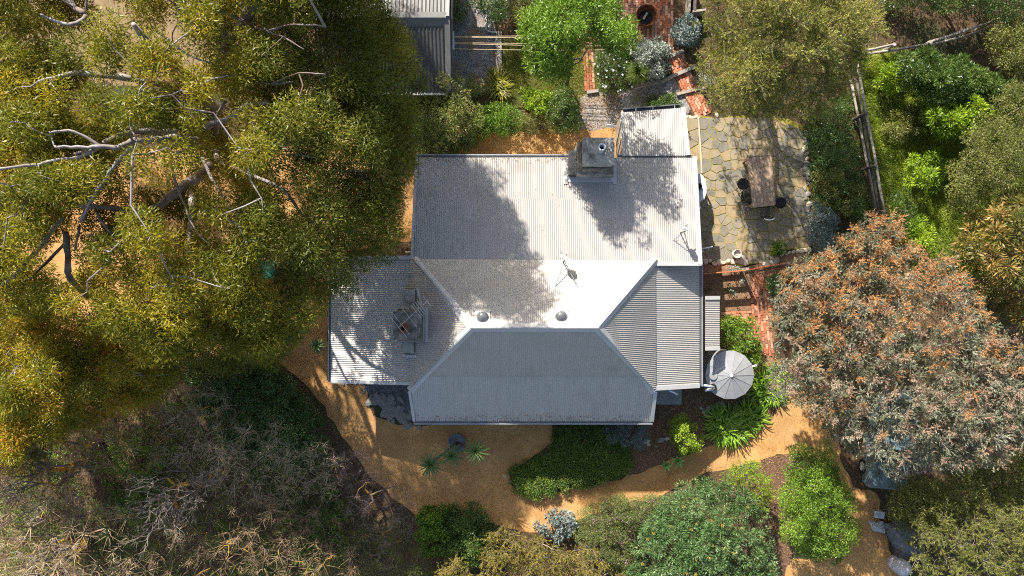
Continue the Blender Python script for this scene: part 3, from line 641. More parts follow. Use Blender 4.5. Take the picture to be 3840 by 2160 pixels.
# downpipes and overflow pipes
def pipe(pts, r, m='white', name='downpipe', parent=house): return MB().tube(pts, r, 10).build(name, M[m], parent, True)
pipe([P(2508, 1462, 2.2), P(2540, 1478, 1.9)], 0.05)
pipe([(-4.35, 1.45, 2.0), (-3.9, 1.5, 2.1)], 0.045); pipe([(-4.6, 1.55, 0.4), (-4.35, 1.45, 2.0)], 0.04)
pipe([P(2605, 790, 1.5), P(2628, 778, 1.5)], 0.045); pipe([P(2622, 935, 1.3), P(2672, 925, 1.3)], 0.03); pipe([P(2622, 945, 0.9), P(2640, 943, 0.9)], 0.03); pipe([P(2655, 927, 1.3), P(2655, 938, 1.0)], 0.02)
pipe([P(2278, 470, 0.9), P(2310, 474, 0.9)], 0.05)
tank = thing('water_tank', 'round galvanised water tank with conical ribbed lid at the house corner', 'water tank', (9.12, -3.64, 0))
TC = Vector((9.12, -3.64, 0))
MB().lathe(TC, [(0.99, 0)] + [(0.99 + 0.012 * (i % 2), 0.05 + i * 0.030) for i in range(44)] + [(1.01, 1.38)], 48).build('tank_wall', M['tank'], tank, True)
n = 14
vs = [(TC.x + 1.03 * math.cos(2 * math.pi * i / n), TC.y + 1.03 * math.sin(2 * math.pi * i / n), 1.40) for i in range(n)] + [(TC.x, TC.y, 1.64)]
lid = MB().add(vs, [(i, (i + 1) % n, n) for i in range(n)]).build('tank_lid', M['tank'], tank)
for i in range(n): MB().beam((TC.x, TC.y, 1.65), (vs[i][0], vs[i][1], 1.405), 0.016, 0.010).build('lid_seam', M['tank'], lid)
MB().lathe(TC + Vector((0, 0, 1.62)), [(0.07, 0), (0.06, 0.05), (0.0, 0.06)], 12).build('lid_finial', M['white'], lid)
MB().lathe(TC + Vector((-0.72, -0.5, 1.47)), [(0.14, 0), (0.14, 0.06), (0.1, 0.06), (0.1, -0.02)], 18).build('inlet_strainer', M['black'], lid)
MB().lathe(TC + Vector((-0.72, -0.02, 1.51)), [(0.17, 0), (0.17, 0.03), (0.01, 0.035)], 20).build('inspection_hatch', M['tank'], lid)
pipe([(7.80, -3.98, 1.98), (8.36, -4.10, 1.75)], 0.045, parent=tank); pipe([(8.0, -4.25, 1.7), (8.3, -4.2, 1.68)], 0.05, parent=tank); pipe([(10.1, -3.3, 1.3), (10.28, -3.26, 1.3)], 0.045, parent=tank)
MB().box((6.55, -4.55, 0.06), (1.75, 1.1, 0.12)).build('concrete_pad', M['slab']).__setitem__('kind', 'structure')

# satellite dishes and tv aerial
def sat(x, y, zr, r, az, label, legs):
    t = thing('satellite_dish', label, 'satellite dish', (x, y, zr))
    top = Vector((x, y, zr + 0.75)) if legs else Vector((x, y, zr + 0.3))
    MB().tube([(x, y, zr), top], 0.022, 8).build('mast', M['black'], t)
    if legs:
        for (dx, dy, dz) in legs: MB().tube([top - Vector((0, 0, 0.12)), (x + dx, y + dy, zr + dz)], 0.017, 6).build('stay', M['antenna'], t)
    d = Vector((math.sin(az) * 0.93, math.cos(az) * 0.93, 0.34)).normalized(); c = top + d * 0.05
    mb = MB(); mb.lathe((0, 0, 0), [(0.0, 0.0), (r * 0.5, 0.02), (r * 0.85, 0.06), (r, 0.085), (r * 0.85, 0.075), (r * 0.5, 0.035), (0.0, 0.015)], 24)
    q = Vector((0, 0, 1)).rotation_difference(d); mb.v = [tuple(c + q @ Vector((v[0], v[1] * 1.08, v[2]))) for v in mb.v]; mb.build('reflector', M['dish'], t, True)
    f = c + d * 0.35 - Vector((0, 0, 0.12)); MB().tube([c - Vector((0, 0, r * 0.6)), f], 0.012, 6).build('feed_arm', M['black'], t); MB().tube([f, f - d * 0.08], 0.03, 8).build('receiver', M['dish'], t)
def rz_n(y): return 4.8 - (y + 1.457) * 0.737 if y < 1.15 else nz(y)
sat(2.02, 1.05, rz_n(1.05), 0.23, 0.35, 'satellite dish on long tripod stays in the middle of the roof', [(-0.35, -1.0, rz_n(0.05) - rz_n(1.05)), (0.52, -1.0, rz_n(0.05) - rz_n(1.05))])
sat(6.72, 2.2, rz_n(2.2), 0.17, 0.3, 'small satellite dish near the east edge of the roof', [(-0.28, -0.3, rz_n(1.9) - rz_n(2.2)), (0.25, -0.35, rz_n(1.85) - rz_n(2.2))])
ant = thing('tv_aerial', 'metal television aerial with crossed rods above the west chimney', 'aerial', (-3.45, -1.0, 3.8))
MB().tube([(-3.45, -1.0, 3.6), (-3.5, -1.0, 5.3)], 0.02, 8).build('mast', M['antenna'], ant)
a = Vector((-4.15, -1.45, 5.15)); b = Vector((-3.05, -0.45, 5.2)); MB().tube([a, b], 0.014, 6).build('boom', M['antenna'], ant)
pd = Vector((0.62, -0.78, 0))
for t, l in ((0.02, 0.62), (0.12, 0.6), (0.38, 0.55), (0.6, 0.4), (0.66, 0.38), (0.72, 0.36), (0.78, 0.34), (0.97, 0.3)):
    c = a.lerp(b, t); MB().tube([c - pd * l * 0.78, c + pd * l * 0.78], 0.009, 5).build('element', M['antenna'], ant)

# ------------------------------------------------------------------ shed at the top
shed = thing('shed', 'weathered grey corrugated iron shed with dark shaded south roof slope', 'shed', (-4.5, 10.5, 0))
def pw(px, py, z): v = P(px, py, z); return v
xs0, xs1 = P(1180, 0, 2.9).x, P(1672, 0, 2.9).x; yr = P(0, 66, 3.1).y; yS = P(0, 345, 2.1).y; yN = yr + 4.2
corr('roof_sheeting', [(xs0, yr, 3.1), (xs1, yr, 3.1), (xs1 + 0.02, yN, 2.2), (xs0, yN, 2.2)], (0, 1, 0), M['shedroof'], shed, 0.15, 0.014)
corr('roof_sheeting', [(xs0, yr - 0.02, 3.05), (xs1 - 0.1, yr - 0.02, 3.05), (xs1 - 0.1, yS, 1.95), (xs0, yS, 1.95)], (0, -1, 0), M['shedroof'], shed, 0.15, 0.014)
MB().beam((xs0, yr + 0.1, 3.13), (xs1 + 0.03, yr + 0.1, 3.13), 0.22, 0.02).build('ridge_flashing', M['shedtrim'], shed)
MB().add([(xs0, yr - 0.01, 3.14), (xs1 + 0.03, yr - 0.01, 3.14), (xs1 + 0.03, yr - 0.3, 2.93), (xs0, yr - 0.3, 2.93)], [(3, 2, 1, 0)]).build('ridge_flashing', M['shedtrim'], shed)
MB().beam((xs1 + 0.07, yr + 0.1, 3.1), (xs1 + 0.02, yS, 2.02), 0.22, 0.05).build('barge_flashing', M['shedtrim'], shed)
MB().beam((xs1 + 0.07, yr + 0.05, 3.12), (xs1 + 0.09, yN, 2.23), 0.16, 0.05).build('barge_flashing', M['shedtrim'], shed)
MB().tube([(xs1 + 0.24, yN, 2.15), (xs1 + 0.22, yr, 2.9), (xs1 + 0.14, yS, 1.95)], 0.055, 8).build('edge_pipe', M['dkgutter'], shed)
MB().box(((xs0 + xs1) / 2, (yN + yS) / 2, 0.95), (xs1 - xs0 - 0.5, yN - yS - 0.3, 1.9)).build('wall', M['darktimber'], shed)
MB().box(((xs0 + xs1) / 2, yS - 0.03, 1.9), (xs1 - xs0, 0.1, 0.1)).build('gutter', M['flash'], shed)

# clothesline
cl = thing('clothesline', 'five strung clothes lines between the shed and a leaning timber post', 'clothesline', (P(2340, 230).x, P(2340, 230).y, 0))
zc = 1.75
MB().beam(P(1697, 118, zc), P(1699, 185, zc), 0.11, 0.07).build('wall_bracket', M['white'], cl)
MB().tube([P(2350, 210, 0), P(2363, 150, zc + 0.1)], [0.085, 0.075], 10).build('post', M['timber'], cl)
MB().beam(P(2362, 135, zc + 0.1), P(2366, 205, zc + 0.1), 0.09, 0.09).build('crossbar', M['timber'], cl)
for y0, y1 in ((137, 128), (139, 143), (160, 154), (163, 168), (183, 182)):
    a = P(1702, y0, zc); b = P(2362, y1 + (-6 if y1 < 150 else 4), zc); m_ = [a.lerp(b, t) - Vector((0, 0, 0.12 * 4 * t * (1 - t))) for t in np.linspace(0, 1, 9)]
    MB().tube(m_, 0.012, 5).build('line', M['line'], cl)
# sleepers and timber edgings
def log(pts, w, h, label, m='timber', name='timber_sleeper', cat='sleeper', grp=None):
    t = thing(name, label, cat, P(*pts[0], 0), grp)
    for a, b in zip(pts[:-1], pts[1:]): MB().beam(P(*a, 0) + Vector((0, 0, h / 2)), P(*b, 0) + Vector((0, 0, h / 2)), w, h).build('sleeper', M[m], t)
    return t
log([(1870, 120), (1870, 300)], 0.27, 0.09, 'broad grey timber sleeper beside the small lawn')
log([(2200, 348), (2242, 342)], 0.13, 0.12, 'short timber edge at the foot of the narrow brick strip')
log([(2380, 326), (2475, 310)], 0.16, 0.14, 'timber edge below the grass tree and white flowers')
log([(2475, 312), (2530, 284), (2610, 250)], 0.15, 0.16, 'long bent timber edge crossing the brick path midway')
log([(2498, 222), (2562, 190)], 0.14, 0.14, 'timber step at the head of the brick path')
log([(2535, 356), (2590, 342), (2640, 330)], 0.12, 0.14, 'timber step low on the brick path by the feathery tree')
log([(2617, 441), (2628, 600), (2630, 650)], 0.055, 0.07, 'thin pale pine strip laid on the flagstones beside the annex', 'paletimber', 'timber_strip', 'timber strip')
hb = thing('bent_pipe', 'bent grey hose pipe on the gravel beside the shed', 'pipe', P(1825, 60, 0))
MB().tube([P(1824, 30, 0.05), P(1823, 90, 0.05), P(1822, 110, 0.05), P(1832, 118, 0.05), P(1855, 122, 0.05)], 0.04, 8).build('pipe_run', M['palegrey'], hb, True)

# ------------------------------------------------------------------ patio furniture
tb = [P(2803, 586, 0.76), P(2889, 579, 0.76), P(2906, 766, 0.76), P(2826, 776, 0.76)]
table = thing('outdoor_table', 'long brown timber outdoor table on the flagstone patio', 'table', (tb[0] + tb[2]) / 2 * Vector((1, 1, 0)) if False else P(2856, 676, 0))
for i in range(6):
    t0 = i / 6 + 0.004; t1 = (i + 1) / 6 - 0.004
    q = [tb[0].lerp(tb[1], t0), tb[0].lerp(tb[1], t1), tb[3].lerp(tb[2], t1), tb[3].lerp(tb[2], t0)]
    MB().prism([(v.x, v.y) for v in q], 0.72, 0.755).build('plank', M['tabletop'], table)
for a, b in ((0, 1), (1, 2), (2, 3), (3, 0)):
    MB().beam(tb[a] + Vector((0, 0, -0.02)), tb[b] + Vector((0, 0, -0.02)), 0.06, 0.07).build('frame_rail', M['tabletop'], table)
cc = sum(tb, Vector()) / 4
for v in tb:
    p = v.lerp(cc, 0.1); MB().box((p.x, p.y, 0.35), (0.08, 0.08, 0.70)).build('leg', M['tabletop'], table)

def round_chair(px, py, ang, label):
    c = P(px, py, 0.45); t = thing('round_chair', label, 'chair', (c.x, c.y, 0)); s = Vector((c.x, c.y, 0))
    MB().lathe(s + Vector((0, 0, 0.42)), [(0.0, 0.0), (0.2, 0.005), (0.235, 0.03), (0.235, 0.055), (0.2, 0.05), (0.0, 0.035)], 22).build('seat', M['black'], t, True)
    MB().tube([s + Vector((0.24 * math.cos(k), 0.24 * math.sin(k), 0.45)) for k in np.linspace(0, 2 * math.pi, 25)], 0.014, 6).build('seat_rim', M['black'], t)
    for k in range(4):
        a = ang + math.pi / 4 + k * math.pi / 2; MB().tube([s + Vector((0.17 * math.cos(a), 0.17 * math.sin(a), 0.43)), s + Vector((0.24 * math.cos(a), 0.24 * math.sin(a), 0.02))], 0.013, 6).build('leg', M['black'], t)
    arc = [s + Vector((0.26 * math.cos(ang + k), 0.26 * math.sin(ang + k), 0.78)) for k in np.linspace(-1.0, 1.0, 11)]
    MB().tube(arc, 0.014, 6).build('backrest', M['black'], t)
    for k in (-0.8, -0.27, 0.27, 0.8): MB().tube([s + Vector((0.235 * math.cos(ang + k), 0.235 * math.sin(ang + k), 0.45)), s + Vector((0.26 * math.cos(ang + k), 0.26 * math.sin(ang + k), 0.78))], 0.009, 5).build('spindle', M['black'], t)
round_chair(2786, 690, math.pi, 'black round seated chair on the west side of the table')
round_chair(2926, 760, 0.0, 'black round seated chair on the east side of the table')
def wire_chair(px, py, ang, label, back='black', bars=9):
    c = P(px, py, 0.4); t = thing('slatted_chair', label, 'chair', (c.x, c.y, 0)); R = Matrix.Rotation(ang, 3, 'Z'); o = Vector((c.x, c.y, 0))
    W_ = lambda x, y, z: o + R @ Vector((x, y, z))
    for i in range(bars):
        x = -0.2 + 0.4 * i / (bars - 1); MB().tube([W_(x, -0.2, 0.44), W_(x, 0.2, 0.44)], 0.01, 5).build('seat_slat', M['black'], t)
    for y in (-0.21, 0.21): MB().tube([W_(-0.22, y, 0.44), W_(0.22, y, 0.44)], 0.013, 6).build('seat_rail', M['black'], t)
    for x in (-0.2, 0.2):
        MB().tube([W_(x, 0.2, 0.44), W_(x, 0.25, 0.0)], 0.013, 6).build('leg', M['black'], t)
        MB().tube([W_(x, -0.33, 0.9), W_(x, -0.22, 0.44), W_(x, -0.27, 0.0)], 0.013, 6).build('leg', M['black'], t)
    MB().tube([W_(x, -0.33 - 0.07 * (1 - (x / 0.23) ** 2), 0.9) for x in np.linspace(-0.23, 0.23, 9)], 0.02, 8).build('backrest', M[back], t, True)
    for x in (-0.12, -0.04, 0.04, 0.12): MB().tube([W_(x, -0.33, 0.88), W_(x, -0.22, 0.46)], 0.008, 5).build('back_bar', M['black'], t)
wire_chair(2868, 795, 0.05, 'chair with pale curved backrest at the south end of the table', 'white')
wire_chair(2800, 742, -math.pi / 2 - 0.08, 'black slatted metal chair tucked in at the south west of the table')
# bench top by the house wall
sl = thing('side_bench', 'pale grey round ended bench top against the house wall', 'bench', P(2618, 700, 0))
q = [(2578, 648), (2612, 648), (2632, 655), (2645, 672), (2649, 700), (2649, 725), (2641, 746), (2625, 758), (2600, 760), (2578, 758)]
MB().prism([tuple(P(x, y, 0.85).xy) for x, y in q], 0.80, 0.85).build('bench_top', M['palegrey'], sl)
for x, y in ((2595, 665), (2632, 672), (2595, 745), (2632, 738)): v = P(x, y, 0.4); MB().box((v.x, v.y, 0.4), (0.06, 0.06, 0.8)).build('leg', M['greydark'], sl)
bw_ = thing('black_bowl', 'black bowl on the pale bench by the wall', 'bowl', P(2618, 701, 0.85)); v = P(2618, 701, 0.85); v.z = 0.852
MB().lathe(v, [(0.0, 0.0), (0.08, 0.0), (0.155, 0.09), (0.145, 0.09), (0.075, 0.015), (0.0, 0.012)], 22).build('bowl', M['black'], bw_, True)
pt = thing('stone_pot', 'round cream stone pot holding pale shells near the patio edge', 'pot', P(2757, 950, 0)); v = P(2757, 953, 0) + Vector((0, 0, 0.04))
MB().lathe(v, [(0.13, 0), (0.19, 0.1), (0.2, 0.3), (0.165, 0.3), (0.15, 0.2), (0.0, 0.2)], 22).build('pot', M['pot'], pt, True)
for k in range(6): o = place('shell', RC[k % 5], pt, v + Vector((rr.uniform(-0.07, 0.07), rr.uniform(-0.07, 0.07), 0.2))); o.scale = (0.05, 0.04, 0.05)
# rust-red fence and scrolled gate
fen = thing('garden_fence', 'rust red low fence of three wide boards beside the house', 'fence', P(2720, 1030, 0))
fa = Vector((7.75, 0.58, 0)); fb = Vector((10.05, 0.76, 0))
for z0, z1 in ((0.12, 0.27), (0.46, 0.61), (0.80, 0.98)): MB().beam(fa + Vector((0, 0, (z0 + z1) / 2)), fb + Vector((0, 0, (z0 + z1) / 2)), 0.045, z1 - z0).build('board', M['rustpaint'], fen)
for t in (0.02, 0.98):
    p = fa.lerp(fb, t) + Vector((0, 0.06, 0)); MB().box((p.x, p.y, 0.52), (0.11, 0.11, 1.04)).build('post', M['rustpaint'] if t < 0.5 else M['timber'], fen)
gate = thing('scrolled_gate', 'rust red metal gate with scrolled bars beside the low fence', 'gate', (10.2, 0.8, 0))
ga = Vector((10.17, 0.78, 0)); gb = Vector((11.65, 1.05, 0)); gd = (gb - ga).normalized(); gl = (gb - ga).length
for z in (0.1, 0.95): MB().tube([ga + Vector((0, 0, z)), gb + Vector((0, 0, z + (0.06 if z > 0.5 else 0)))], 0.022, 6).build('rail', M['rustpaint'], gate)
for t in (0.0, 0.12, 0.24, 0.76, 0.88, 1.0): MB().tube([ga.lerp(gb, t) + Vector((0, 0, 0.1)), ga.lerp(gb, t) + Vector((0, 0, 0.97))], 0.013, 6).build('bar', M['rustpaint'], gate)
def scroll(c, r, turns, sg): return [c + gd * (sg * r * (1 - k) * math.cos(turns * 2 * math.pi * k)) + Vector((0, 0, r * (1 - k) * math.sin(turns * 2 * math.pi * k))) for k in np.linspace(0, 0.88, 34)]
for t, z, r, sg in ((0.4, 0.62, 0.17, 1), (0.6, 0.62, 0.17, -1), (0.4, 0.3, 0.14, -1), (0.6, 0.3, 0.14, 1), (0.5, 0.83, 0.1, 1), (0.36, 0.84, 0.08, 1), (0.64, 0.84, 0.08, -1)):
    MB().tube(scroll(ga.lerp(gb, t) + Vector((0, 0, z)), r, 2.1, sg), 0.011, 5).build('scroll', M['rustpaint'], gate)
MB().box((gb.x + 0.1, gb.y, 0.52), (0.12, 0.12, 1.04)).build('gate_post', M['timber'], gate)
# rusty fire pit in the courtyard
fp = thing('fire_pit', 'wide rusty iron fire bowl with ash on the brick courtyard', 'fire pit', P(2418, 72, 0)); v = P(2418, 72, 0) + Vector((0, 0, 0.05))
MB().lathe(v, [(0.12, 0.0), (0.3, 0.04), (0.44, 0.2), (0.475, 0.42), (0.455, 0.43), (0.42, 0.21), (0.28, 0.07), (0.0, 0.05)], 30).build('bowl', M['rust'], fp, True)
MB().lathe(v + Vector((0, 0, 0.1)), [(0.33, 0.0), (0.2, 0.05), (0.0, 0.07)], 18).build('ash', M['ash'], fp, True)
MB().beam(v + Vector((-0.12, -0.1, 0.2)), v + Vector((0.06, 0.18, 0.22)), 0.09, 0.08).build('log', M['timber'], fp)
# raised timber planter at the top
pl = thing('timber_planter', 'raised timber planter box at the top edge behind the fire bowl', 'planter', P(2600, 30, 0))
for a, b, m in (((2578, 55), (2585, -60), 'timber'), ((2600, 50), (2602, -60), 'darktimber'), ((2592, 52), (2640, 46), 'timber')):
    MB().beam(P(*a, 0.3), P(*b, 0.3), 0.09, 0.6).build('side_board', M[m], pl)
bx = thing('timber_screen', 'short grey timber screen at the top beside the bright green tree', 'screen', P(2295, 5, 0))
for k in range(4): v = P(2286 + k * 9, 5, 0.9); MB().box((v.x, v.y, 0.9), (0.09, 0.04, 1.8)).build('board', M['timber'], bx)
# post-and-rail fence on the right
rf = thing('post_and_rail_fence', 'grey post and rail timber fence down the grassy slope', 'fence', P(3290, 640, 0))
for (a, b, z, m) in (((3214, 232), (3322, 822), 1.1, 'timber'), ((3203, 260), (3300, 800), 0.72, 'darktimber'), ((3190, 300), (3286, 780), 0.36, 'timber')):
    pts = [P(a[0] + (b[0] - a[0]) * t, a[1] + (b[1] - a[1]) * t, z) for t in np.linspace(0, 1, 6)]
    pts = [p + Vector((rr.gauss(0, 0.015), 0, rr.gauss(0, 0.015))) for p in pts]
    MB().tube(pts, [0.06, 0.055, 0.06, 0.055, 0.06, 0.055], 7).build('rail', M[m], rf, True)
for t in (0.0, 0.33, 0.66, 0.95):
    a = P(3214 + 108 * t, 232 + 590 * t, 1.1); MB().tube([(a.x - 0.06, a.y, 0), (a.x - 0.06, a.y, 1.2)], 0.07, 8).build('post', M['darktimber'], rf)
tf = thing('post_and_rail_fence', 'grey timber rail fence running right from beside the feathery tree', 'fence', P(3300, 200, 0))
for (a, b, z) in (((3215, 195), (3345, 168), 1.0), ((3230, 206), (3480, 165), 0.6), ((3480, 160), (3720, 80), 1.0), ((3480, 172), (3700, 110), 0.6)):
    MB().tube([P(a[0], a[1], z), P((a[0] + b[0]) / 2, (a[1] + b[1]) / 2 + 2, z), P(b[0], b[1], z)], [0.06, 0.055, 0.05], 7).build('rail', M['timber'], tf, True)
for x, y in ((3222, 196), (3345, 172), (3480, 163), (3600, 120), (3712, 85)): v = P(x, y, 0.9); MB().tube([(v.x, v.y, 0), (v.x, v.y, 1.1)], 0.075, 8).build('post', M['timber'], tf)
# bin under the gum
bn = thing('wheelie_bin', 'green lidded bin standing on the orange gravel under the gum', 'bin', P(1004, 1010, 0))
bc = P(1002, 1012, 1.05); bc.z = 0
MB().add([(bc.x + sx * w, bc.y + sy * d, z) for w, d, z in ((0.23, 0.27, 0.05), (0.29, 0.36, 1.0)) for sx, sy in ((-1, -1), (1, -1), (1, 1), (-1, 1))], [(3, 2, 1, 0), (4, 5, 6, 7), (0, 1, 5, 4), (1, 2, 6, 5), (2, 3, 7, 6), (3, 0, 4, 7)]).build('body', M['greydark'], bn)
MB().add([(bc.x + sx * 0.32, bc.y + yy, z) for yy, z in ((-0.40, 1.02), (-0.36, 1.07), (0.1, 1.11), (0.38, 1.06)) for sx in (-1, 1)], [(0, 1, 3, 2), (2, 3, 5, 4), (4, 5, 7, 6), (0, 2, 4, 6), (1, 7, 5, 3)]).build('lid', M['green_plastic'], bn)
MB().tube([(bc.x - 0.26, bc.y + 0.42, 0.98), (bc.x + 0.26, bc.y + 0.42, 0.98)], 0.02, 8).build('handle', M['greydark'], bn)
for s in (-1, 1): MB().tube([(bc.x + s * 0.22, bc.y + 0.32, 0.11), (bc.x + s * 0.28, bc.y + 0.32, 0.11)], 0.11, 14).build('wheel', M['rubber'], bn)
# car under the trees at the lower right
def car(px, py, ang, label):
    c = P(px, py, 0.9); c.z = 0; t = thing('parked_car', label, 'car', c); R = Matrix.Rotation(ang, 3, 'Z')
    T_ = lambda x, y, z: c + R @ Vector((x, y, z))
    sec = [(-2.1, 0.45, 0.72, 0.70), (-1.95, 0.3, 0.92, 0.80), (-1.2, 0.25, 0.98, 0.83), (-0.9, 0.25, 1.0, 0.84), (0.9, 0.25, 1.0, 0.84), (1.75, 0.28, 0.96, 0.83), (2.1, 0.4, 0.78, 0.72)]
    vs = []; 
    for x, z0, z1, w in sec:
        for y, z in ((-w, z0), (-w - 0.03, (z0 + z1) / 2), (-w + 0.06, z1), (w - 0.06, z1), (w + 0.03, (z0 + z1) / 2), (w, z0)): vs.append(T_(x, y, z))
    fs = [(6 * i + j, 6 * i + (j + 1) % 6, 6 * i + 6 + (j + 1) % 6, 6 * i + 6 + j) for i in range(len(sec) - 1) for j in range(6)] + [tuple(range(5, -1, -1)), tuple(range(36, 42))]
    body = MB().add(vs, fs).build('body', M['carpaint'], t)
    cab = [(-0.95, 0.99, 0.76), (-0.25, 1.42, 0.62), (1.0, 1.44, 0.62), (1.7, 0.98, 0.72)]
    vs = [T_(x, s * w, z) for x, z, w in cab for s in (-1, 1)]
    MB().add([v for v in (vs[2], vs[3], vs[5], vs[4])] + [v - Vector((0, 0, 0.03)) for v in (vs[2], vs[3], vs[5], vs[4])], [(0, 1, 2, 3), (7, 6, 5, 4), (0, 4, 5, 1), (1, 5, 6, 2), (2, 6, 7, 3), (3, 7, 4, 0)]).build('roof', M['carpaint'], body)
    MB().add([vs[0], vs[1], vs[3], vs[2]], [(0, 1, 2, 3)]).build('windscreen', M['glass'], body); MB().add([vs[4], vs[5], vs[7], vs[6]], [(0, 1, 2, 3)]).build('rear_window', M['glass'], body)
    MB().add([vs[0], vs[2], vs[4], vs[6]], [(0, 1, 2, 3)]).build('side_window', M['glass'], body); MB().add([vs[1], vs[3], vs[5], vs[7]], [(3, 2, 1, 0)]).build('side_window', M['glass'], body)
    for a_, b_ in ((0, 2), (1, 3), (4, 6), (5, 7)): MB().beam(vs[a_], vs[b_], 0.06, 0.05).build('pillar', M['carpaint'], body)
    for x in (-1.3, 1.3):
        for s in (-1, 1):
            w = MB().tube([T_(x, s * 0.7, 0.31), T_(x, s * 0.88, 0.31)], 0.31, 18).build('wheel', M['rubber'], t); MB().tube([T_(x, s * 0.875, 0.31), T_(x, s * 0.89, 0.31)], 0.19, 14).build('rim', M['flash'], w)
    for s in (-1, 1):
        MB().box(T_(-2.06, s * 0.55, 0.66), (0.08, 0.26, 0.13), ang).build('headlight', M['white'], t); MB().box(T_(2.07, s * 0.58, 0.7), (0.06, 0.22, 0.14), ang).build('tail_light', M['rustpaint'], t)
        MB().box(T_(-0.75, s * 0.92, 1.03), (0.12, 0.16, 0.1), ang).build('mirror', M['carpaint'], t)
car(3348, 1655, math.radians(84), 'pale blue car half hidden under the trees at the lower right')
bd = thing('white_board', 'small white board lying between the car and the grey tarpaulin', 'board', P(3300, 1932, 0.4)); a_ = P(3300, 1932, 0.5)
MB().box((a_.x, a_.y, 0.45), (0.44, 0.3, 0.03), -0.12, 0.1).build('panel', M['sheet'], bd); MB().box((a_.x, a_.y + 0.1, 0.21), (0.34, 0.06, 0.42), -0.12).build('prop', M['timber'], bd)
def drape(name, poly, z, m, parent, seed, amp=0.06, skirt=0.5):
    rng = np.random.default_rng(seed); n = 22; xs = [p[0] for p in poly]; ys = [p[1] for p in poly]; x0, x1, y0, y1 = min(xs), max(xs), min(ys), max(ys)
    gx, gy = np.meshgrid(np.linspace(x0, x1, n), np.linspace(y0, y1, n)); ins = in_poly(gx.ravel(), gy.ravel(), poly).reshape(n, n); d = edge_dist(gx.ravel(), gy.ravel(), poly).reshape(n, n)
    ph = rng.uniform(0, 6, 6); zz = z + amp * (np.sin(gx * 0.11 + ph[0]) * np.cos(gy * 0.09 + ph[1]) + 0.5 * np.sin(gx * 0.27 + gy * 0.2 + ph[2])) - skirt * np.exp(-d / 14.0)
    vs = [P(gx[i, j], gy[i, j], max(0.03, zz[i, j])) for i in range(n) for j in range(n)]
    fs = [(i * n + j, i * n + j + 1, (i + 1) * n + j + 1, (i + 1) * n + j) for i in range(n - 1) for j in range(n - 1) if ins[i, j] or ins[i + 1, j + 1]]
    return MB().add(vs, fs).build(name, m, parent, True)
tp = thing('tarpaulin', 'grey tarpaulin draped over a stack under the trees at the lower right', 'tarpaulin', P(3380, 2040, 0))
drape('cover', [(3318, 1966), (3400, 1955), (3440, 1990), (3450, 2080), (3420, 2105), (3375, 2080), (3335, 2030)], 0.7, M['tarp'], tp, 3, 0.05, 0.5); v = P(3410, 2040, 0.3); MB().box((v.x, v.y, 0.25), (1.1, 1.2, 0.5)).build('stack', M['darktimber'], tp)
sh = thing('white_cloth', 'crumpled white cloth beside the grey tarpaulin', 'cloth', P(3287, 1975, 0)); drape('cloth', [(3256, 1952), (3285, 1958), (3312, 1955), (3320, 2000), (3298, 1996), (3272, 1990)], 0.5, M['sheet'], sh, 4, 0.05, 0.3)
tk = thing('white_drum', 'white rounded drum at the bottom edge below the grey tarpaulin', 'drum', P(3400, 2135, 0)); v = P(3392, 2135, 0.8); v.z = 0
MB().lathe(v, [(0.33, 0), (0.35, 0.08), (0.35, 0.72), (0.3, 0.82), (0.1, 0.86), (0.0, 0.86)], 24).build('drum', M['sheet'], tk, True)
pg = thing('slatted_pergola', 'grey timber slatted pergola roof under the orange tipped tree', 'pergola', P(3430, 1740, 0))
pa, pb = P(3365, 1795, 1.7), P(3495, 1763, 1.7); pd_ = P(3360, 1735, 1.7) - P(3372, 1790, 1.7)
MB().beam(pa, pb, 0.1, 0.1).build('beam', M['timber'], pg); MB().beam(pa + pd_ * 1.4, pb + pd_ * 1.4, 0.1, 0.1).build('beam', M['timber'], pg)
for t in np.linspace(0.03, 0.97, 13): a_ = pa.lerp(pb, t) + Vector((0, 0, 0.07)); MB().beam(a_, a_ + pd_ * 1.5, 0.05, 0.05).build('slat', M['timber'], pg)
for p in (pa, pb, pa + pd_ * 1.4, pb + pd_ * 1.4): MB().box((p.x, p.y, 0.83), (0.1, 0.1, 1.66)).build('post', M['timber'], pg)

# ------------------------------------------------------------------ foliage colours
F = {}
F['gum'] = leafmat('gum leaves', [(0.0, (0.085, 0.099, 0.008)), (0.35, (0.155, 0.166, 0.011)), (0.65, (0.308, 0.271, 0.014)), (0.88, (0.493, 0.354, 0.020)), (1.0, (0.524, 0.195, 0.023))], 0.42)
F['gumdark'] = leafmat('shade toned gum leaves', [(0.0, (0.075, 0.096, 0.012)), (0.6, (0.159, 0.175, 0.017)), (1.0, (0.319, 0.275, 0.025))], 0.38)  # gum leaves with the crown's east-side shade put into the colour; young gum shares it
F['melaleuca'] = leafmat('melaleuca needles', [(0.0, (0.131, 0.149, 0.028)), (0.5, (0.250, 0.254, 0.046)), (0.85, (0.396, 0.352, 0.078)), (1.0, (0.497, 0.408, 0.129))], 0.25)
F['silver'] = leafmat('silver wattle leaves', [(0.0, (0.134, 0.146, 0.072)), (0.45, (0.230, 0.241, 0.143)), (0.8, (0.370, 0.370, 0.259)), (1.0, (0.582, 0.594, 0.506))], 0.36)
F['orange'] = leafmat('orange blossom spent', [(0.0, (0.36, 0.18, 0.075)), (0.5, (0.52, 0.275, 0.115)), (1.0, (0.64, 0.39, 0.17))], 0.25, 0.8, 0.1)
F['rusty'] = leafmat('rusty blossom spent', [(0.0, (0.297, 0.190, 0.127)), (0.5, (0.440, 0.299, 0.207)), (1.0, (0.572, 0.425, 0.299))], 0.25, 0.8, 0.1)
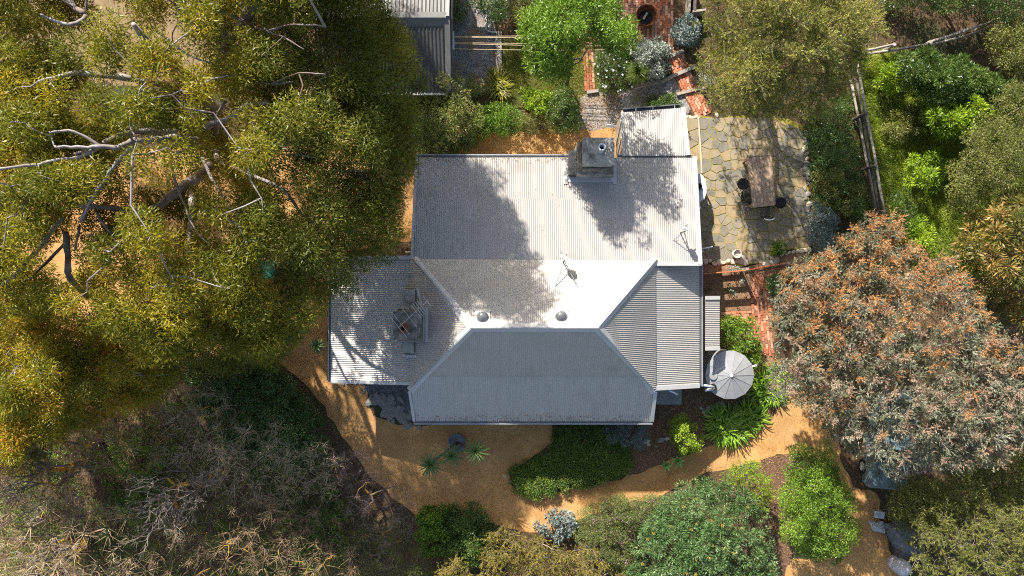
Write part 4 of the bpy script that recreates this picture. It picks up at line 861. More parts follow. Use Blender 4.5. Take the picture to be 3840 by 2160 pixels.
F['bright'] = leafmat('bright green leaves', [(0.0, (0.066, 0.132, 0.011)), (0.5, (0.143, 0.253, 0.020)), (0.85, (0.242, 0.363, 0.036)), (1.0, (0.374, 0.418, 0.081))], 0.3, 0.42, 0.4)
F['lime'] = leafmat('lime green leaves', [(0.0, (0.132, 0.220, 0.012)), (0.5, (0.242, 0.363, 0.020)), (1.0, (0.396, 0.495, 0.040))], 0.3)
F['green'] = leafmat('mid green leaves', [(0.0, (0.04, 0.075, 0.014)), (0.5, (0.085, 0.145, 0.025)), (1.0, (0.17, 0.23, 0.05))], 0.28, 0.35, 0.45)
F['dark'] = leafmat('dark green leaves', [(0.0, (0.037, 0.078, 0.020)), (0.5, (0.084, 0.156, 0.033)), (1.0, (0.180, 0.272, 0.058))], 0.25, 0.35, 0.45)
F['ground'] = leafmat('ground cover leaves', [(0.0, (0.056, 0.109, 0.020)), (0.5, (0.127, 0.216, 0.032)), (1.0, (0.283, 0.312, 0.061))], 0.25)
F['olive'] = leafmat('olive leaves', [(0.0, (0.081, 0.095, 0.020)), (0.5, (0.161, 0.174, 0.035)), (1.0, (0.287, 0.280, 0.080))], 0.28)
F['yellow'] = leafmat('yellowing long leaves', [(0.0, (0.06, 0.085, 0.02)), (0.45, (0.16, 0.155, 0.035)), (0.75, (0.33, 0.22, 0.05)), (1.0, (0.46, 0.23, 0.10))], 0.3)
F['gold'] = leafmat('golden conifer', [(0.0, (0.105, 0.099, 0.022)), (0.5, (0.231, 0.198, 0.039)), (0.85, (0.336, 0.253, 0.066)), (1.0, (0.441, 0.242, 0.077))], 0.2, 0.7, 0.1)
F['banksia'] = leafmat('banksia leaves', [(0.0, (0.044, 0.098, 0.026)), (0.5, (0.098, 0.181, 0.053)), (0.9, (0.218, 0.306, 0.123)), (1.0, (0.459, 0.503, 0.282))], 0.2, 0.4, 0.4)
F['candle'] = leafmat('yellow flower spikes', [(0.0, (0.450, 0.264, 0.060)), (1.0, (0.620, 0.440, 0.096))], 0.2, 0.8, 0.1)
F['grey'] = leafmat('grey green leaves', [(0.0, (0.15, 0.18, 0.14)), (0.5, (0.30, 0.34, 0.28)), (1.0, (0.52, 0.56, 0.48))], 0.2, 0.7, 0.15)
F['bluegrey'] = leafmat('blue grey leaves', [(0.0, (0.10, 0.135, 0.12)), (0.5, (0.19, 0.235, 0.21)), (1.0, (0.33, 0.38, 0.36))], 0.2, 0.7, 0.15)
F['pinkgreen'] = leafmat('heath leaves', [(0.0, (0.065, 0.098, 0.024)), (0.6, (0.156, 0.195, 0.048)), (1.0, (0.286, 0.286, 0.096))], 0.25)
F['pink'] = leafmat('pink flowers', [(0.0, (0.36, 0.13, 0.30)), (1.0, (0.52, 0.26, 0.46))], 0.3)
F['white'] = leafmat('white flowers', [(0.0, (0.66, 0.66, 0.62)), (1.0, (0.80, 0.80, 0.78))], 0.2)
F['redtip'] = leafmat('red tipped leaves', [(0.0, (0.111, 0.150, 0.028)), (0.55, (0.247, 0.281, 0.061)), (0.85, (0.390, 0.350, 0.110)), (0.95, (0.442, 0.175, 0.083)), (1.0, (0.494, 0.138, 0.077))], 0.28)
F['grass'] = leafmat('lawn grass', [(0.0, (0.125, 0.168, 0.022)), (0.5, (0.263, 0.300, 0.039)), (0.85, (0.425, 0.408, 0.077)), (1.0, (0.525, 0.456, 0.154))], 0.3)
F['wildgrass'] = leafmat('long grass', [(0.0, (0.132, 0.212, 0.013)), (0.5, (0.265, 0.370, 0.028)), (0.85, (0.423, 0.476, 0.055)), (1.0, (0.608, 0.555, 0.176))], 0.32)
F['litter'] = leafmat('fallen leaves', [(0.0, (0.16, 0.08, 0.035)), (0.6, (0.34, 0.20, 0.08)), (1.0, (0.56, 0.40, 0.14))], 0.15, 0.8)
F['strap'] = leafmat('strap leaves', [(0.0, (0.089, 0.196, 0.015)), (0.5, (0.194, 0.343, 0.026)), (1.0, (0.406, 0.515, 0.053))], 0.3, 0.32, 0.5)
F['flax'] = leafmat('yellow flax', [(0.0, (0.10, 0.12, 0.012)), (0.5, (0.27, 0.25, 0.02)), (1.0, (0.46, 0.40, 0.05))], 0.3)
F['aloe'] = surf('aloe leaf', [(0.3, (0.12, 0.21, 0.09)), (0.7, (0.22, 0.33, 0.13))], 4, 6, 0.45, bump=0.0)
F['agave'] = surf('agave leaf', [(0.3, (0.13, 0.25, 0.06)), (0.7, (0.24, 0.38, 0.10))], 4, 6, 0.45, bump=0.0)
F['cordyline'] = surf('cordyline leaf', [(0.3, (0.045, 0.085, 0.025)), (0.7, (0.12, 0.18, 0.05))], 6, 6, 0.4, bump=0.0)

def plant(name, label, cat, poly, base, lo, hi, n, per, rad, ln, wd, fm, bark='bark_brown', tr=0.06, seed=0, group=None, flat=0.7, droop=0.1, power=0.6, jit=0.25, out=1.0, rnd=0.7, up=0.5,
          under=0.2, shell=0.4, holes=(), twigs=1.0, fork=None, tintmix=0.5, bt=0.008, sp=None, drop=None):
    b = P(base[0], base[1], 0); t = thing(name, label, cat, b, group)
    T = tufts(poly, n, lo, hi, seed, power, jit, holes, under)
    if sp:
        V, tt, tw_ = spray(T, sp[0], sp[1], rad, ln, wd, seed, sp[2] if len(sp) > 2 else 0.35, sp[3] if len(sp) > 3 else 0.55)
        quads('twigs', tw_, M['bark_grey'], t, kind='stuff')
    else: V, tt = foliage(T, per, rad, ln, wd, seed, flat, droop, out, rnd, up, shell, tintmix)
    quads('crown', V, F[fm] if isinstance(fm, str) else fm, t, tt, kind='stuff')
    c = T.mean(0); fk = np.array([b.x * 0.6 + c[0] * 0.4, b.y * 0.6 + c[1] * 0.4, fork if fork else lo * 0.45])
    w = MB(); w.tube([b + Vector((0, 0, -0.05)), Vector(((b.x + fk[0]) / 2 + tr * 0.6, (b.y + fk[1]) / 2, fk[2] * 0.5)), Vector(fk)], [tr * 1.25, tr * 1.05, tr], 8); w.build('trunk', M[bark], t, True)
    if twigs > 0:
        k = max(3, int(len(T) * twigs)); mb = MB(); branches(mb, fk, T[:k] - np.array([0, 0, rad[0] * 0.25]), tr * 0.85, seed, bt); mb.build('branches', M[bark], t, True, kind='stuff')
    return t, T

# ------------------------------------------------------------------ the big gum, its limbs surveyed one by one
cx_ = lambda l: [(a * 1.0989, 200 + b * 1.0989, h) for a, b, h in l]
gum = thing('gum_tree', 'huge spreading gum tree with pale limbs over the orange gravel', 'tree', P(850, 590, 0))
trunk_px = [(852, 592, 0), (835, 530, 1.6), (812, 455, 3.2), (765, 375, 4.8), (700, 300, 6.2), (640, 245, 7.2), (595, 200, 8.0), (545, 150, 8.8), (500, 90, 9.5)]
MB().tube([P(*p) for p in trunk_px], [0.46, 0.40, 0.36, 0.31, 0.26, 0.21, 0.17, 0.12, 0.07], 12).build('trunk', M['bark_gum'], gum, True)
LIMBS = [
 ([(835, 560, 1.3), (770, 640, 2.6), (700, 690, 3.8), (640, 735, 4.6), (565, 785, 5.2), (480, 786, 6.2), (390, 778, 7.2), (300, 770, 8.0)], 0.29, 0.08),
 (cx_([(600, 120, 7.0), (540, 105, 7.8), (480, 92, 8.4), (400, 80, 8.8), (330, 72, 9.0), (270, 66, 9.1), (220, 74, 9.2), (180, 84, 9.4), (130, 96, 9.6)]), 0.17, 0.05),
 (cx_([(745, 215, 4.4), (700, 262, 5.8), (715, 240, 6.6), (760, 230, 7.0), (800, 213, 7.4), (830, 184, 7.8), (870, 168, 8.2), (915, 172, 8.6)]), 0.15, 0.05),
 (cx_([(740, 270, 4.4), (745, 210, 5.8), (765, 165, 6.8)]), 0.12, 0.06),
 (cx_([(690, 300, 4.6), (620, 290, 6.4), (560, 292, 7.6), (500, 301, 8.4), (450, 299, 8.7), (400, 322, 9.0), (350, 316, 9.2), (300, 321, 9.4), (240, 320, 9.6), (185, 318, 9.8)]), 0.17, 0.05),
 (cx_([(345, 316, 9.1), (300, 342, 9.3), (260, 360, 9.4), (190, 362, 9.6), (130, 380, 9.8), (60, 386, 10.0), (-20, 395, 10.2)]), 0.09, 0.05),
 (cx_([(600, 270, 5.6), (520, 268, 6.6), (470, 264, 7.0), (420, 276, 7.4), (370, 296, 7.8), (330, 320, 8.2), (250, 345, 8.6)]), 0.16, 0.07),
 (cx_([(500, 300, 8.3), (440, 330, 8.5), (408, 362, 8.6), (375, 405, 8.6), (340, 462, 8.5), (305, 512, 8.4), (275, 575, 8.2)]), 0.085, 0.06),
 (cx_([(345, 455, 8.0), (322, 485, 7.6), (300, 515, 7.2), (285, 560, 6.8)]), 0.13, 0.09),
 (cx_([(330, 545, 7.0), (350, 580, 7.0), (385, 620, 7.0), (400, 650, 7.0), (415, 680, 6.8)]), 0.06, 0.03),
 (cx_([(655, 470, 4.2), (655, 530, 5.0), (648, 600, 5.6), (644, 680, 6.0), (650, 735, 6.2), (688, 770, 6.3)]), 0.14, 0.05),
 (cx_([(580, 365, 7.6), (600, 440, 7.5), (630, 520, 7.4), (660, 590, 7.3), (700, 640, 7.2), (752, 672, 7.0)]), 0.06, 0.02),
 (cx_([(690, 355, 6.8), (720, 420, 6.9), (745, 465, 6.9), (780, 510, 7.0), (805, 570, 7.0)]), 0.075, 0.04),
 (cx_([(740, 330, 3.4), (745, 365, 5.6), (800, 390, 6.6), (850, 412, 7.0), (930, 445, 7.2), (985, 485, 7.2), (1030, 552, 7.1), (1090, 592, 7.0), (1150, 645, 6.8)]), 0.13, 0.03),
 (cx_([(800, 130, 7.4), (850, 112, 8.0), (880, 96, 8.2), (930, 106, 8.4), (1000, 97, 8.6)]), 0.09, 0.03),
 (cx_([(925, 105, 8.4), (980, 82, 8.8), (1020, 68, 9.0), (1110, 71, 9.2)]), 0.05, 0.02),
 (cx_([(225, 610, 6.0), (230, 690, 5.6), (240, 770, 5.0), (300, 830, 3.0)]), 0.13, 0.15),
 (cx_([(270, 590, 6.4), (258, 670, 6.0)]), 0.06, 0.05),
 (cx_([(215, 560, 7.2), (180, 600, 7.0), (120, 680, 6.8), (60, 748, 6.6), (10, 790, 6.4)]), 0.12, 0.07),
 (cx_([(230, 635, 5.6), (160, 712, 5.8), (100, 772, 6.0)]), 0.08, 0.05),
 (cx_([(170, 270, 9.8), (235, 264, 9.6), (290, 286, 9.4), (345, 316, 9.2)]), 0.045, 0.06),
 ([(830, 40, 8.2), (880, 62, 8.6), (950, 100, 8.8), (1000, 113, 9.0), (1100, 92, 9.2), (1220, 102, 9.4)], 0.08, 0.03),
 ([(990, 112, 9.0), (1060, 140, 9.2), (1140, 185, 9.3)], 0.05, 0.02),
 ([(585, 115, 8.4), (650, 165, 8.4), (720, 212, 8.4), (800, 235, 8.4)], 0.06, 0.03),
 ([(725, 40, 8.8), (712, 65, 8.6), (655, 100, 8.4), (648, 160, 8.0)], 0.035, 0.025),
 ([(240, -20, 8.0), (280, 30, 8.4), (322, 48, 8.6)], 0.15, 0.10), ([(150, 55, 9.0), (260, 95, 9.0), (322, 60, 8.6)], 0.06, 0.09),
 ([(880, -20, 5.4), (910, 30, 6.0), (930, 75, 6.4)], 0.14, 0.1), ([(840, 80, 6.4), (845, 160, 6.4), (860, 240, 6.2)], 0.11, 0.09),
 (cx_([(980, 345, 7.6), (1030, 350, 7.8), (1078, 356, 7.9)]), 0.06, 0.03), (cx_([(1170, 410, 6.6), (1210, 395, 6.6), (1250, 440, 6.5)]), 0.06, 0.03), (cx_([(1180, 355, 6.9), (1210, 395, 6.6)]), 0.035, 0.03),
 (cx_([(575, 615, 6.8), (640, 690, 6.2), (690, 740, 6.4)]), 0.03, 0.03), (cx_([(310, 610, 7.4), (330, 670, 7.2), (370, 700, 7.0), (420, 705, 6.9)]), 0.04, 0.02),
 (cx_([(440, 20, 8.9), (448, 60, 8.8), (450, 95, 8.4)]), 0.05, 0.05), (cx_([(0, 30, 9.4), (30, 10, 9.2)]), 0.05, 0.05), (cx_([(880, 700, 3.0), (930, 705, 3.2), (980, 760, 3.3), (1020, 800, 3.2)]), 0.035, 0.02)]
rg = random.Random(3)
nodes_g = []
for pts, r0, r1 in LIMBS:
    W3 = [P(*p) for p in pts]; nodes_g += [tuple(v) for v in W3[1:]]
    fine = []; 
    for i in range(len(W3) - 1):
        a0 = W3[max(i - 1, 0)]; a = W3[i]; b = W3[i + 1]; b1 = W3[min(i + 2, len(W3) - 1)]
        for t in (0, 1 / 3, 2 / 3):
            fine.append(0.5 * ((2 * a) + (b - a0) * t + (2 * a0 - 5 * a + 4 * b - b1) * t * t + (3 * a - a0 - 3 * b + b1) * t ** 3) + Vector((rg.gauss(0, 0.012), rg.gauss(0, 0.012), rg.gauss(0, 0.012))))
    fine.append(W3[-1]); k = len(fine)
    MB().tube(fine, [0.78 * (r0 + (r1 - r0) * (i / (k - 1))) * (1 + 0.12 * math.sin(i * 1.7 + r0 * 40)) for i in range(k)], 9).build('limb', M['bark_gum'], gum, True)
GP = [(-320, -520), (1250, -480), (1380, -150), (1420, 40), (1490, 140), (1560, 270), (1572, 400), (1566, 560), (1515, 640), (1470, 760), (1475, 900), (1430, 985), (1330, 1050), (1225, 1115), (1150, 1180), (1060, 1310), (930, 1330), (760, 1280), (560, 1330), (420, 1250), (150, 1150), (-110, 1150), (-140, 500)]
GH = [(690, 120, 62, 78), (245, 990, 75, 60), (460, 1090, 70, 65), (1012, 1015, 70, 75), (640, 860, 90, 40), (1190, 860, 28, 60), (860, 880, 40, 60), (300, 860, 40, 60), (1190, 1010, 30, 40), (560, 690, 70, 40), (1060, 1130, 60, 30)]
T = tufts(GP, 1380, 6.8, 10.2, 21, 0.45, 0.5, GH, 0.22)
# the crown's skirt hangs lower to the east, over the roof
sh_ = np.clip((T[:, 0] + 10.5) / 6.0, 0, 1) * 1.5
px_ = T[:, 0] / ((CAM_H - T[:, 2]) / FPX); py_ = T[:, 1] / ((CAM_H - T[:, 2]) / FPX); z2 = np.where(py_ < 1100, np.maximum(3.9, T[:, 2] - sh_), T[:, 2])
# leaves hang below the bare tops of the limbs
for pts, r0, r1 in LIMBS:
    for (xa, ya, za), (xb, yb, zb) in zip(pts[:-1], pts[1:]):
        if max(r0, r1) < 0.045: continue
        ax, ay, bx_, by_ = xa - 1920, 1080 - ya, xb - 1920, 1080 - yb; ux, uy = bx_ - ax, by_ - ay; q = np.clip(((px_ - ax) * ux + (py_ - ay) * uy) / (ux * ux + uy * uy + 1e-6), 0, 1)
        near = (np.hypot(px_ - ax - q * ux, py_ - ay - q * uy) < 46) & (RNG.random(len(px_)) < 0.9); z2 = np.where(near, np.minimum(z2, za + (zb - za) * q - RNG.uniform(0.7, 1.4, len(px_))), z2)
z2 = np.maximum(z2, 2.2); kk = (CAM_H - z2) / FPX
T = np.stack([px_ * kk, py_ * kk, z2], 1)
TN = tufts([(1150, -40), (1380, -60), (1490, -130), (1430, -330), (1340, -520), (1220, -700), (1080, -900), (800, -900), (900, -500)], 190, 8.2, 11.0, 24, 0.4, 0.8, [(1230, -430, 45, 60), (1330, -230, 35, 40)], 0.3)
T = np.vstack([T, TN])
def sun_gaps(T, gaps):
    s_ = T[:, 2:3] / sun_dir.z; G_ = T[:, :2] - s_ * np.array([[sun_dir.x, sun_dir.y]]); gx = 1920 + G_[:, 0] * FPX / CAM_H; gy = 1080 - G_[:, 1] * FPX / CAM_H; k = np.ones(len(T), bool)
    for x, y, rx, ry in gaps: k &= ((gx - x) / rx) ** 2 + ((gy - y) / ry) ** 2 > 1
    return T[k]
T = sun_gaps(T, [(1420, 1690, 50, 38), (1490, 1690, 30, 28), (1700, 1790, 36, 40), (1740, 1880, 34, 30), (1850, 1890, 26, 44), (1310, 1570, 55, 75), (1270, 1470, 55, 75), (1420, 1900, 80, 50), (1250, 1700, 50, 50), (1300, 1330, 70, 60), (1420, 1400, 60, 40), (1380, 1200, 60, 50), (1180, 1420, 50, 90), (1500, 1610, 66, 85), (1390, 1540, 60, 80), (1560, 1480, 46, 75), (1640, 1600, 46, 66), (1320, 1670, 52, 78), (1480, 1390, 46, 70), (1590, 1730, 50, 55), (1450, 1690, 26, 90), (1300, 1430, 40, 70), (1400, 1400, 30, 50), (2060, 1840, 40, 40), (1090, 1150, 60, 60), (260, 1000, 60, 50), (470, 1100, 60, 50)])
MB().tube([P(*p) for p in ((765, 375, 4.8), (830, 200, 6.6), (960, 20, 8.0), (1120, -180, 9.2), (1200, -360, 10.2), (1220, -500, 10.8))], [0.2, 0.17, 0.14, 0.11, 0.08, 0.04], 9).build('limb', M['bark_gum'], gum, True)
east = T[:, 0] > -7.6  # side away from the sun: its shade is painted in with darker leaves
V, tt = foliage(T[~east], 430, (0.38, 0.78), (0.13, 0.22), (0.030, 0.046), 22, 0.5, 0.5, 0.9, 0.75, 0.5, 0.3, 0.5)
quads('crown', V, F['gum'], gum, tt, kind='stuff')
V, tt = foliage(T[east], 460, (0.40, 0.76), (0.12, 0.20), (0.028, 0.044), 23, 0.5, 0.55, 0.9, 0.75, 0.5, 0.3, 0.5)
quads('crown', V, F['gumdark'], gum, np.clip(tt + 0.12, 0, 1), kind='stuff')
def twigs_to(T, nodes, mb, r=0.028, seed=0):
    rng = np.random.default_rng(seed); A = np.array(nodes)
    for t in T:
        j = int(np.argmin(np.linalg.norm(A - t, axis=1))); a = A[j]; ln = np.linalg.norm(t - a)
        if ln > 4.0 or ln < 0.2: continue
        m1 = a + (t - a) * 0.4 + rng.normal(size=3) * ln * 0.09; m2 = a + (t - a) * 0.75 + rng.normal(size=3) * ln * 0.09
        rr_ = r * min(1.4, 0.5 + ln * 0.3)
        mb.tube([a, m1, m2, t], [rr_, rr_ * 0.8, rr_ * 0.6, rr_ * 0.35], 5, cap=False); A = np.vstack([A, m1, m2])
    return mb
twigs_to(T[np.argsort(T[:, 2])][::-1][:420], nodes_g, MB(), 0.032, 5).build('twigs', M['bark_gum'], gum, True, kind='stuff')

gum2 = thing('gum_tree', 'smaller gum with golden sunlit leaves at the left edge', 'tree', P(420, 1290, 0))
G2 = [(-160, 1120), (160, 1120), (330, 1230), (560, 1290), (640, 1400), (600, 1480), (400, 1520), (330, 1590), (150, 1640), (80, 1760), (-160, 1780)]
MB().tube([P(420, 1290, 0), P(380, 1320, 2.0), P(300, 1330, 3.6), P(200, 1350, 4.8), P(60, 1380, 6.0)], [0.24, 0.21, 0.17, 0.13, 0.07], 10).build('trunk', M['bark_gum'], gum2, True)
T2 = tufts(G2, 230, 3.8, 5.8, 31, 0.6, 0.6, [(330, 1420, 30, 30)], 0.25)
V, tt = foliage(T2, 430, (0.35, 0.65), (0.13, 0.22), (0.028, 0.046), 32, 0.6, 0.5, 0.9, 0.75, 0.5, 0.3); quads('crown', V, F['gum'], gum2, np.clip(tt + 0.12, 0, 1), kind='stuff')
twigs_to(T2, [tuple(P(300, 1330, 3.6)), tuple(P(200, 1350, 4.8)), tuple(P(60, 1380, 6.0)), tuple(P(380, 1320, 2.0))], MB(), 0.04, 6).build('twigs', M['bark_gum'], gum2, True, kind='stuff')
# second gum's neighbour filling the mid left, darker
plant('gum_tree', 'dense dark young gum between the gravel drive and the bare trees', 'tree', [(480, 1300), (640, 1180), (900, 1120), (1060, 1180), (1130, 1260), (1060, 1350), (900, 1380), (640, 1420), (520, 1400)], (850, 1260), 2.6, 4.6, 110, 420, (0.35, 0.6), (0.09, 0.15), (0.02, 0.032), 'gumdark', 'bark_gum', 0.12, 33, droop=0.5, under=0.35)

# ------------------------------------------------------------------ trees and shrubs
plant('melaleuca_tree', 'round feathery olive tree with pale twigs above the patio', 'tree',
      [(2625, -60), (2640, 90), (2700, 170), (2640, 210), (2610, 280), (2680, 400), (2760, 430), (2900, 440), (3050, 430), (3150, 380), (3210, 300), (3240, 200), (3290, 130), (3280, 40), (3230, -60), (3180, -300), (2950, -420), (2700, -300)], (2830, 330), 3.8, 7.8, 640, 430,
      (0.34, 0.62), (0.07, 0.13), (0.017, 0.027), 'melaleuca', 'bark_grey', 0.16, 41, under=0.2, jit=0.4, bt=0.012, sp=(15, 22, 0.4, 0.5))
wt, WT = plant('wattle_tree', 'broad silver leaved tree with orange tips filling the right side', 'tree',
      [(2880, 1480), (2900, 1330), (2880, 1220), (2900, 1120), (2900, 1050), (2960, 990), (3050, 960), (3150, 920), (3190, 870), (3240, 815), (3330, 830), (3400, 860), (3430, 930), (3560, 950), (3600, 1010), (3640, 1100), (3760, 1250), (3900, 1350), (3900, 1700), (3700, 1740), (3560, 1770), (3500, 1735), (3400, 1760), (3345, 1800), (3265, 1780), (3220, 1730), (3130, 1640), (3060, 1560), (2980, 1500)],
      (3150, 1300), 3.6, 5.2, 980, 230, (0.22, 0.38), (0.06, 0.11), (0.022, 0.034), 'silver', 'bark_grey', 0.2, 42, under=0.2, jit=0.34, power=0.4, bt=0.014, sp=(11, 17, 0.3, 0.5))
rng = np.random.default_rng(5); wy = 1080 - WT[:, 1] / ((CAM_H - WT[:, 2]) / FPX); wx = 1920 + WT[:, 0] / ((CAM_H - WT[:, 2]) / FPX)
pro = np.clip(1.1 - (wy - 900) / 950, 0.35, 1.0); sel = rng.random(len(WT)) < pro
OT = WT + np.stack([rng.normal(size=len(WT)) * 0.14, rng.normal(size=len(WT)) * 0.14 + 0.1, np.full(len(WT), 0.2)], 1)
ror = rng.random(len(WT)) < np.clip(1.05 - (wy - 980) / 520, 0.08, 1.0)
for nm, msk, mm in (('blossom', sel & ror, 'orange'), ('blossom', sel & ~ror, 'rusty')):
    V, tt, tw_ = spray(OT[msk], 12, 17, (0.2, 0.34), (0.05, 0.09), (0.014, 0.024), 43, 0.8, 0.6); quads(nm, V, F[mm], wt, tt, kind='stuff')
plant('garden_tree', 'bright green glossy tree above the clothes lines', 'tree', [(1945, 130), (1960, 70), (2010, 40), (2050, -40), (2200, -60), (2290, 0), (2340, 40), (2378, 95), (2370, 160), (2330, 200), (2240, 150), (2200, 170), (2130, 200), (2130, 270), (2070, 300), (2000, 250), (1990, 190)], (2122, 338), 4.6, 6.6, 150, 165,
      (0.24, 0.42), (0.11, 0.18), (0.030, 0.052), 'bright', 'bark_brown', 0.08, 44, under=0.12, fork=2.2, shell=0.35, holes=[(2195, 112, 34, 36), (2085, 185, 30, 24), (2150, 60, 24, 20), (2300, 90, 20, 24)])
plant('rhododendron', 'big lime green rosette shrub in the middle of the grassy slope', 'shrub', [(3470, 420), (3490, 380), (3560, 400), (3640, 360), (3720, 380), (3725, 430), (3660, 460), (3640, 500), (3560, 520), (3500, 480)], (3580, 450), 1.0, 2.0, 70, 110, (0.18, 0.28), (0.14, 0.2), (0.04, 0.06), 'lime', 'bark_brown', 0.05, 45, droop=-0.2, out=1.4, rnd=0.3)
plant('rhododendron', 'shaded leafy shrub mass behind the lime green rosette shrub', 'shrub', [(3380, 220), (3460, 190), (3620, 230), (3760, 300), (3840, 330), (3830, 400), (3740, 400), (3640, 360), (3560, 400), (3480, 380), (3400, 330)], (3600, 330), 1.2, 2.2, 130, 130, (0.2, 0.32), (0.13, 0.19), (0.035, 0.055), 'green', 'bark_brown', 0.06, 46, droop=-0.1, out=1.3, rnd=0.35)
plant('euphorbia', 'lime green shrub beside the top of the sloping fence', 'shrub', ell(3340, 295, 55, 50, seed=1), (3335, 300), 0.5, 1.0, 26, 90, (0.15, 0.24), (0.12, 0.17), (0.035, 0.05), 'lime', 'bark_brown', 0.03, 47, out=1.4, rnd=0.3)
plant('euphorbia', 'yellow green shrub in the lower middle of the slope', 'shrub', ell(3480, 640, 80, 75, j=0.15, seed=2), (3475, 640), 0.5, 1.0, 38, 90, (0.15, 0.24), (0.12, 0.17), (0.035, 0.05), 'lime', 'bark_brown', 0.03, 48, out=1.4, rnd=0.3)
plant('euphorbia', 'lime shrub tucked under the orange tipped tree', 'shrub', ell(3445, 885, 50, 60, seed=3), (3435, 880), 0.4, 0.9, 24, 90, (0.15, 0.24), (0.12, 0.17), (0.035, 0.05), 'lime', 'bark_brown', 0.03, 49, out=1.4, rnd=0.3)
plant('low_shrub', 'grey green shrub between the sloping fence and rosette shrub', 'shrub', ell(3395, 470, 85, 65, j=0.15, seed=4), (3390, 470), 0.4, 0.9, 34, 130, (0.16, 0.26), (0.06, 0.1), (0.03, 0.05), 'olive', 'bark_brown', 0.03, 50)
plant('low_shrub', 'feathery blue green shrub at the foot of the sloping fence', 'shrub', ell(3385, 790, 55, 70, seed=5), (3380, 790), 0.4, 1.0, 24, 90, (0.16, 0.24), (0.14, 0.22), (0.02, 0.03), 'green', 'bark_brown', 0.03, 51, out=1.5, rnd=0.3)
plant('olive_tree', 'olive green tree at the right edge above the yellow leaved tree', 'tree', [(3560, 720), (3580, 620), (3620, 560), (3640, 480), (3720, 420), (3780, 330), (3950, 280), (4000, 700), (3900, 760), (3760, 740), (3680, 800), (3580, 800)], (3680, 620), 2.0, 4.2, 150, 260, (0.26, 0.42), (0.06, 0.1), (0.022, 0.036), 'olive', 'bark_grey', 0.1, 52, under=0.25)
plant('banksia_tree', 'yellow leaved tree with long drooping leaves at the right edge', 'tree', [(3640, 830), (3720, 770), (3840, 730), (4000, 720), (4000, 1300), (3840, 1260), (3760, 1180), (3700, 1100), (3650, 1030), (3610, 940)], (3720, 960), 2.6, 5.0, 110, 120, (0.28, 0.45), (0.18, 0.28), (0.045, 0.06), 'yellow', 'bark_grey', 0.12, 53, droop=0.15, out=1.2, rnd=0.5, under=0.25)
plant('dark_tree', 'dark leafy tree in the shaded top right corner', 'tree', [(3290, -120), (3290, 30), (3380, 60), (3480, 40), (3560, 60), (3680, 20), (3760, 90), (3950, 60), (3950, -200), (3400, -200)], (3500, 20), 0.8, 2.2, 150, 200, (0.28, 0.45), (0.08, 0.13), (0.03, 0.05), 'green', 'bark_brown', 0.12, 54, under=0.3)
plant('dark_tree', 'shaded thicket behind the rail fence at the top right', 'tree', [(3700, 80), (3960, 80), (3960, 330), (3830, 330), (3740, 240)], (3800, 230), 1.0, 2.4, 80, 200, (0.26, 0.42), (0.08, 0.13), (0.03, 0.05), 'olive', 'bark_brown', 0.1, 55, under=0.3)
plant('eucalypt_tree', 'grey green eucalypt with fine twigs in the bottom right corner', 'tree', [(3420, 1920), (3480, 1880), (3600, 1950), (3640, 1900), (3760, 1860), (3980, 1780), (3980, 2320), (3440, 2320), (3460, 2180), (3380, 2080), (3430, 2000)], (3600, 2010), 2.6, 5.0, 250, 300, (0.28, 0.48), (0.08, 0.14), (0.018, 0.028), 'olive', 'bark_grey', 0.13, 56, under=0.3, sp=(10, 20, 0.5, 0.6))
plant('dark_tree', 'dark shadowy shrubs between the orange tipped tree and corner eucalypt', 'tree', [(3360, 1815), (3520, 1795), (3700, 1730), (3950, 1690), (3950, 1900), (3700, 1900), (3500, 1980), (3400, 1970), (3345, 1950), (3345, 1850)], (3500, 1830), 1.9, 3.0, 190, 210, (0.28, 0.44), (0.08, 0.14), (0.022, 0.036), 'olive', 'bark_brown', 0.08, 57, under=0.3)
hg, HT = plant('clipped_bush', 'tall rounded mid green bush beside the gravel path at the lower right', 'shrub', [(2960, 1760), (2970, 1700), (3020, 1668), (3090, 1670), (3140, 1730), (3170, 1800), (3200, 1900), (3215, 2000), (3190, 2060), (3140, 2100), (3060, 2105), (2990, 2070), (2935, 2000), (2930, 1880)], (3040, 1860), 1.6, 3.2, 170, 250, (0.22, 0.34), (0.05, 0.085), (0.026, 0.042), 'bright', 'bark_brown', 0.08, 58, under=0.15, power=0.45)
bk, BT = plant('banksia_shrub', 'large green shrub with yellow flower spikes at the bottom centre right', 'shrub', [(2560, 1830), (2640, 1790), (2740, 1800), (2800, 1850), (2850, 1920), (2880, 2030), (2900, 2120), (2900, 2300), (2380, 2300), (2370, 2160), (2390, 2040), (2440, 1940), (2500, 1870)], (2600, 1960), 1.4, 2.9, 330, 170, (0.2, 0.34), (0.10, 0.16), (0.026, 0.040), 'banksia', 'bark_brown', 0.08, 59, under=0.12, out=1.3, rnd=0.35, droop=-0.1)
rng = np.random.default_rng(8); ct = BT[rng.random(len(BT)) < 0.2] + np.array([0, 0, 0.28]); V, tt = foliage(ct, 36, (0.03, 0.05), (0.03, 0.05), (0.015, 0.025), 60, 1.8, -0.2); quads('flower_spikes', V, F['candle'], bk, tt, kind='stuff')
plant('feathery_shrub', 'yellow green feathery shrub behind the flowering banksia', 'shrub', [(2700, 1790), (2760, 1735), (2840, 1730), (2880, 1790), (2890, 1860), (2860, 1920), (2800, 1850)], (2800, 1800), 0.9, 1.9, 70, 240, (0.18, 0.32), (0.05, 0.09), (0.014, 0.022), 'lime', 'bark_brown', 0.05, 61, sp=(9, 18, 0.6, 0.5))
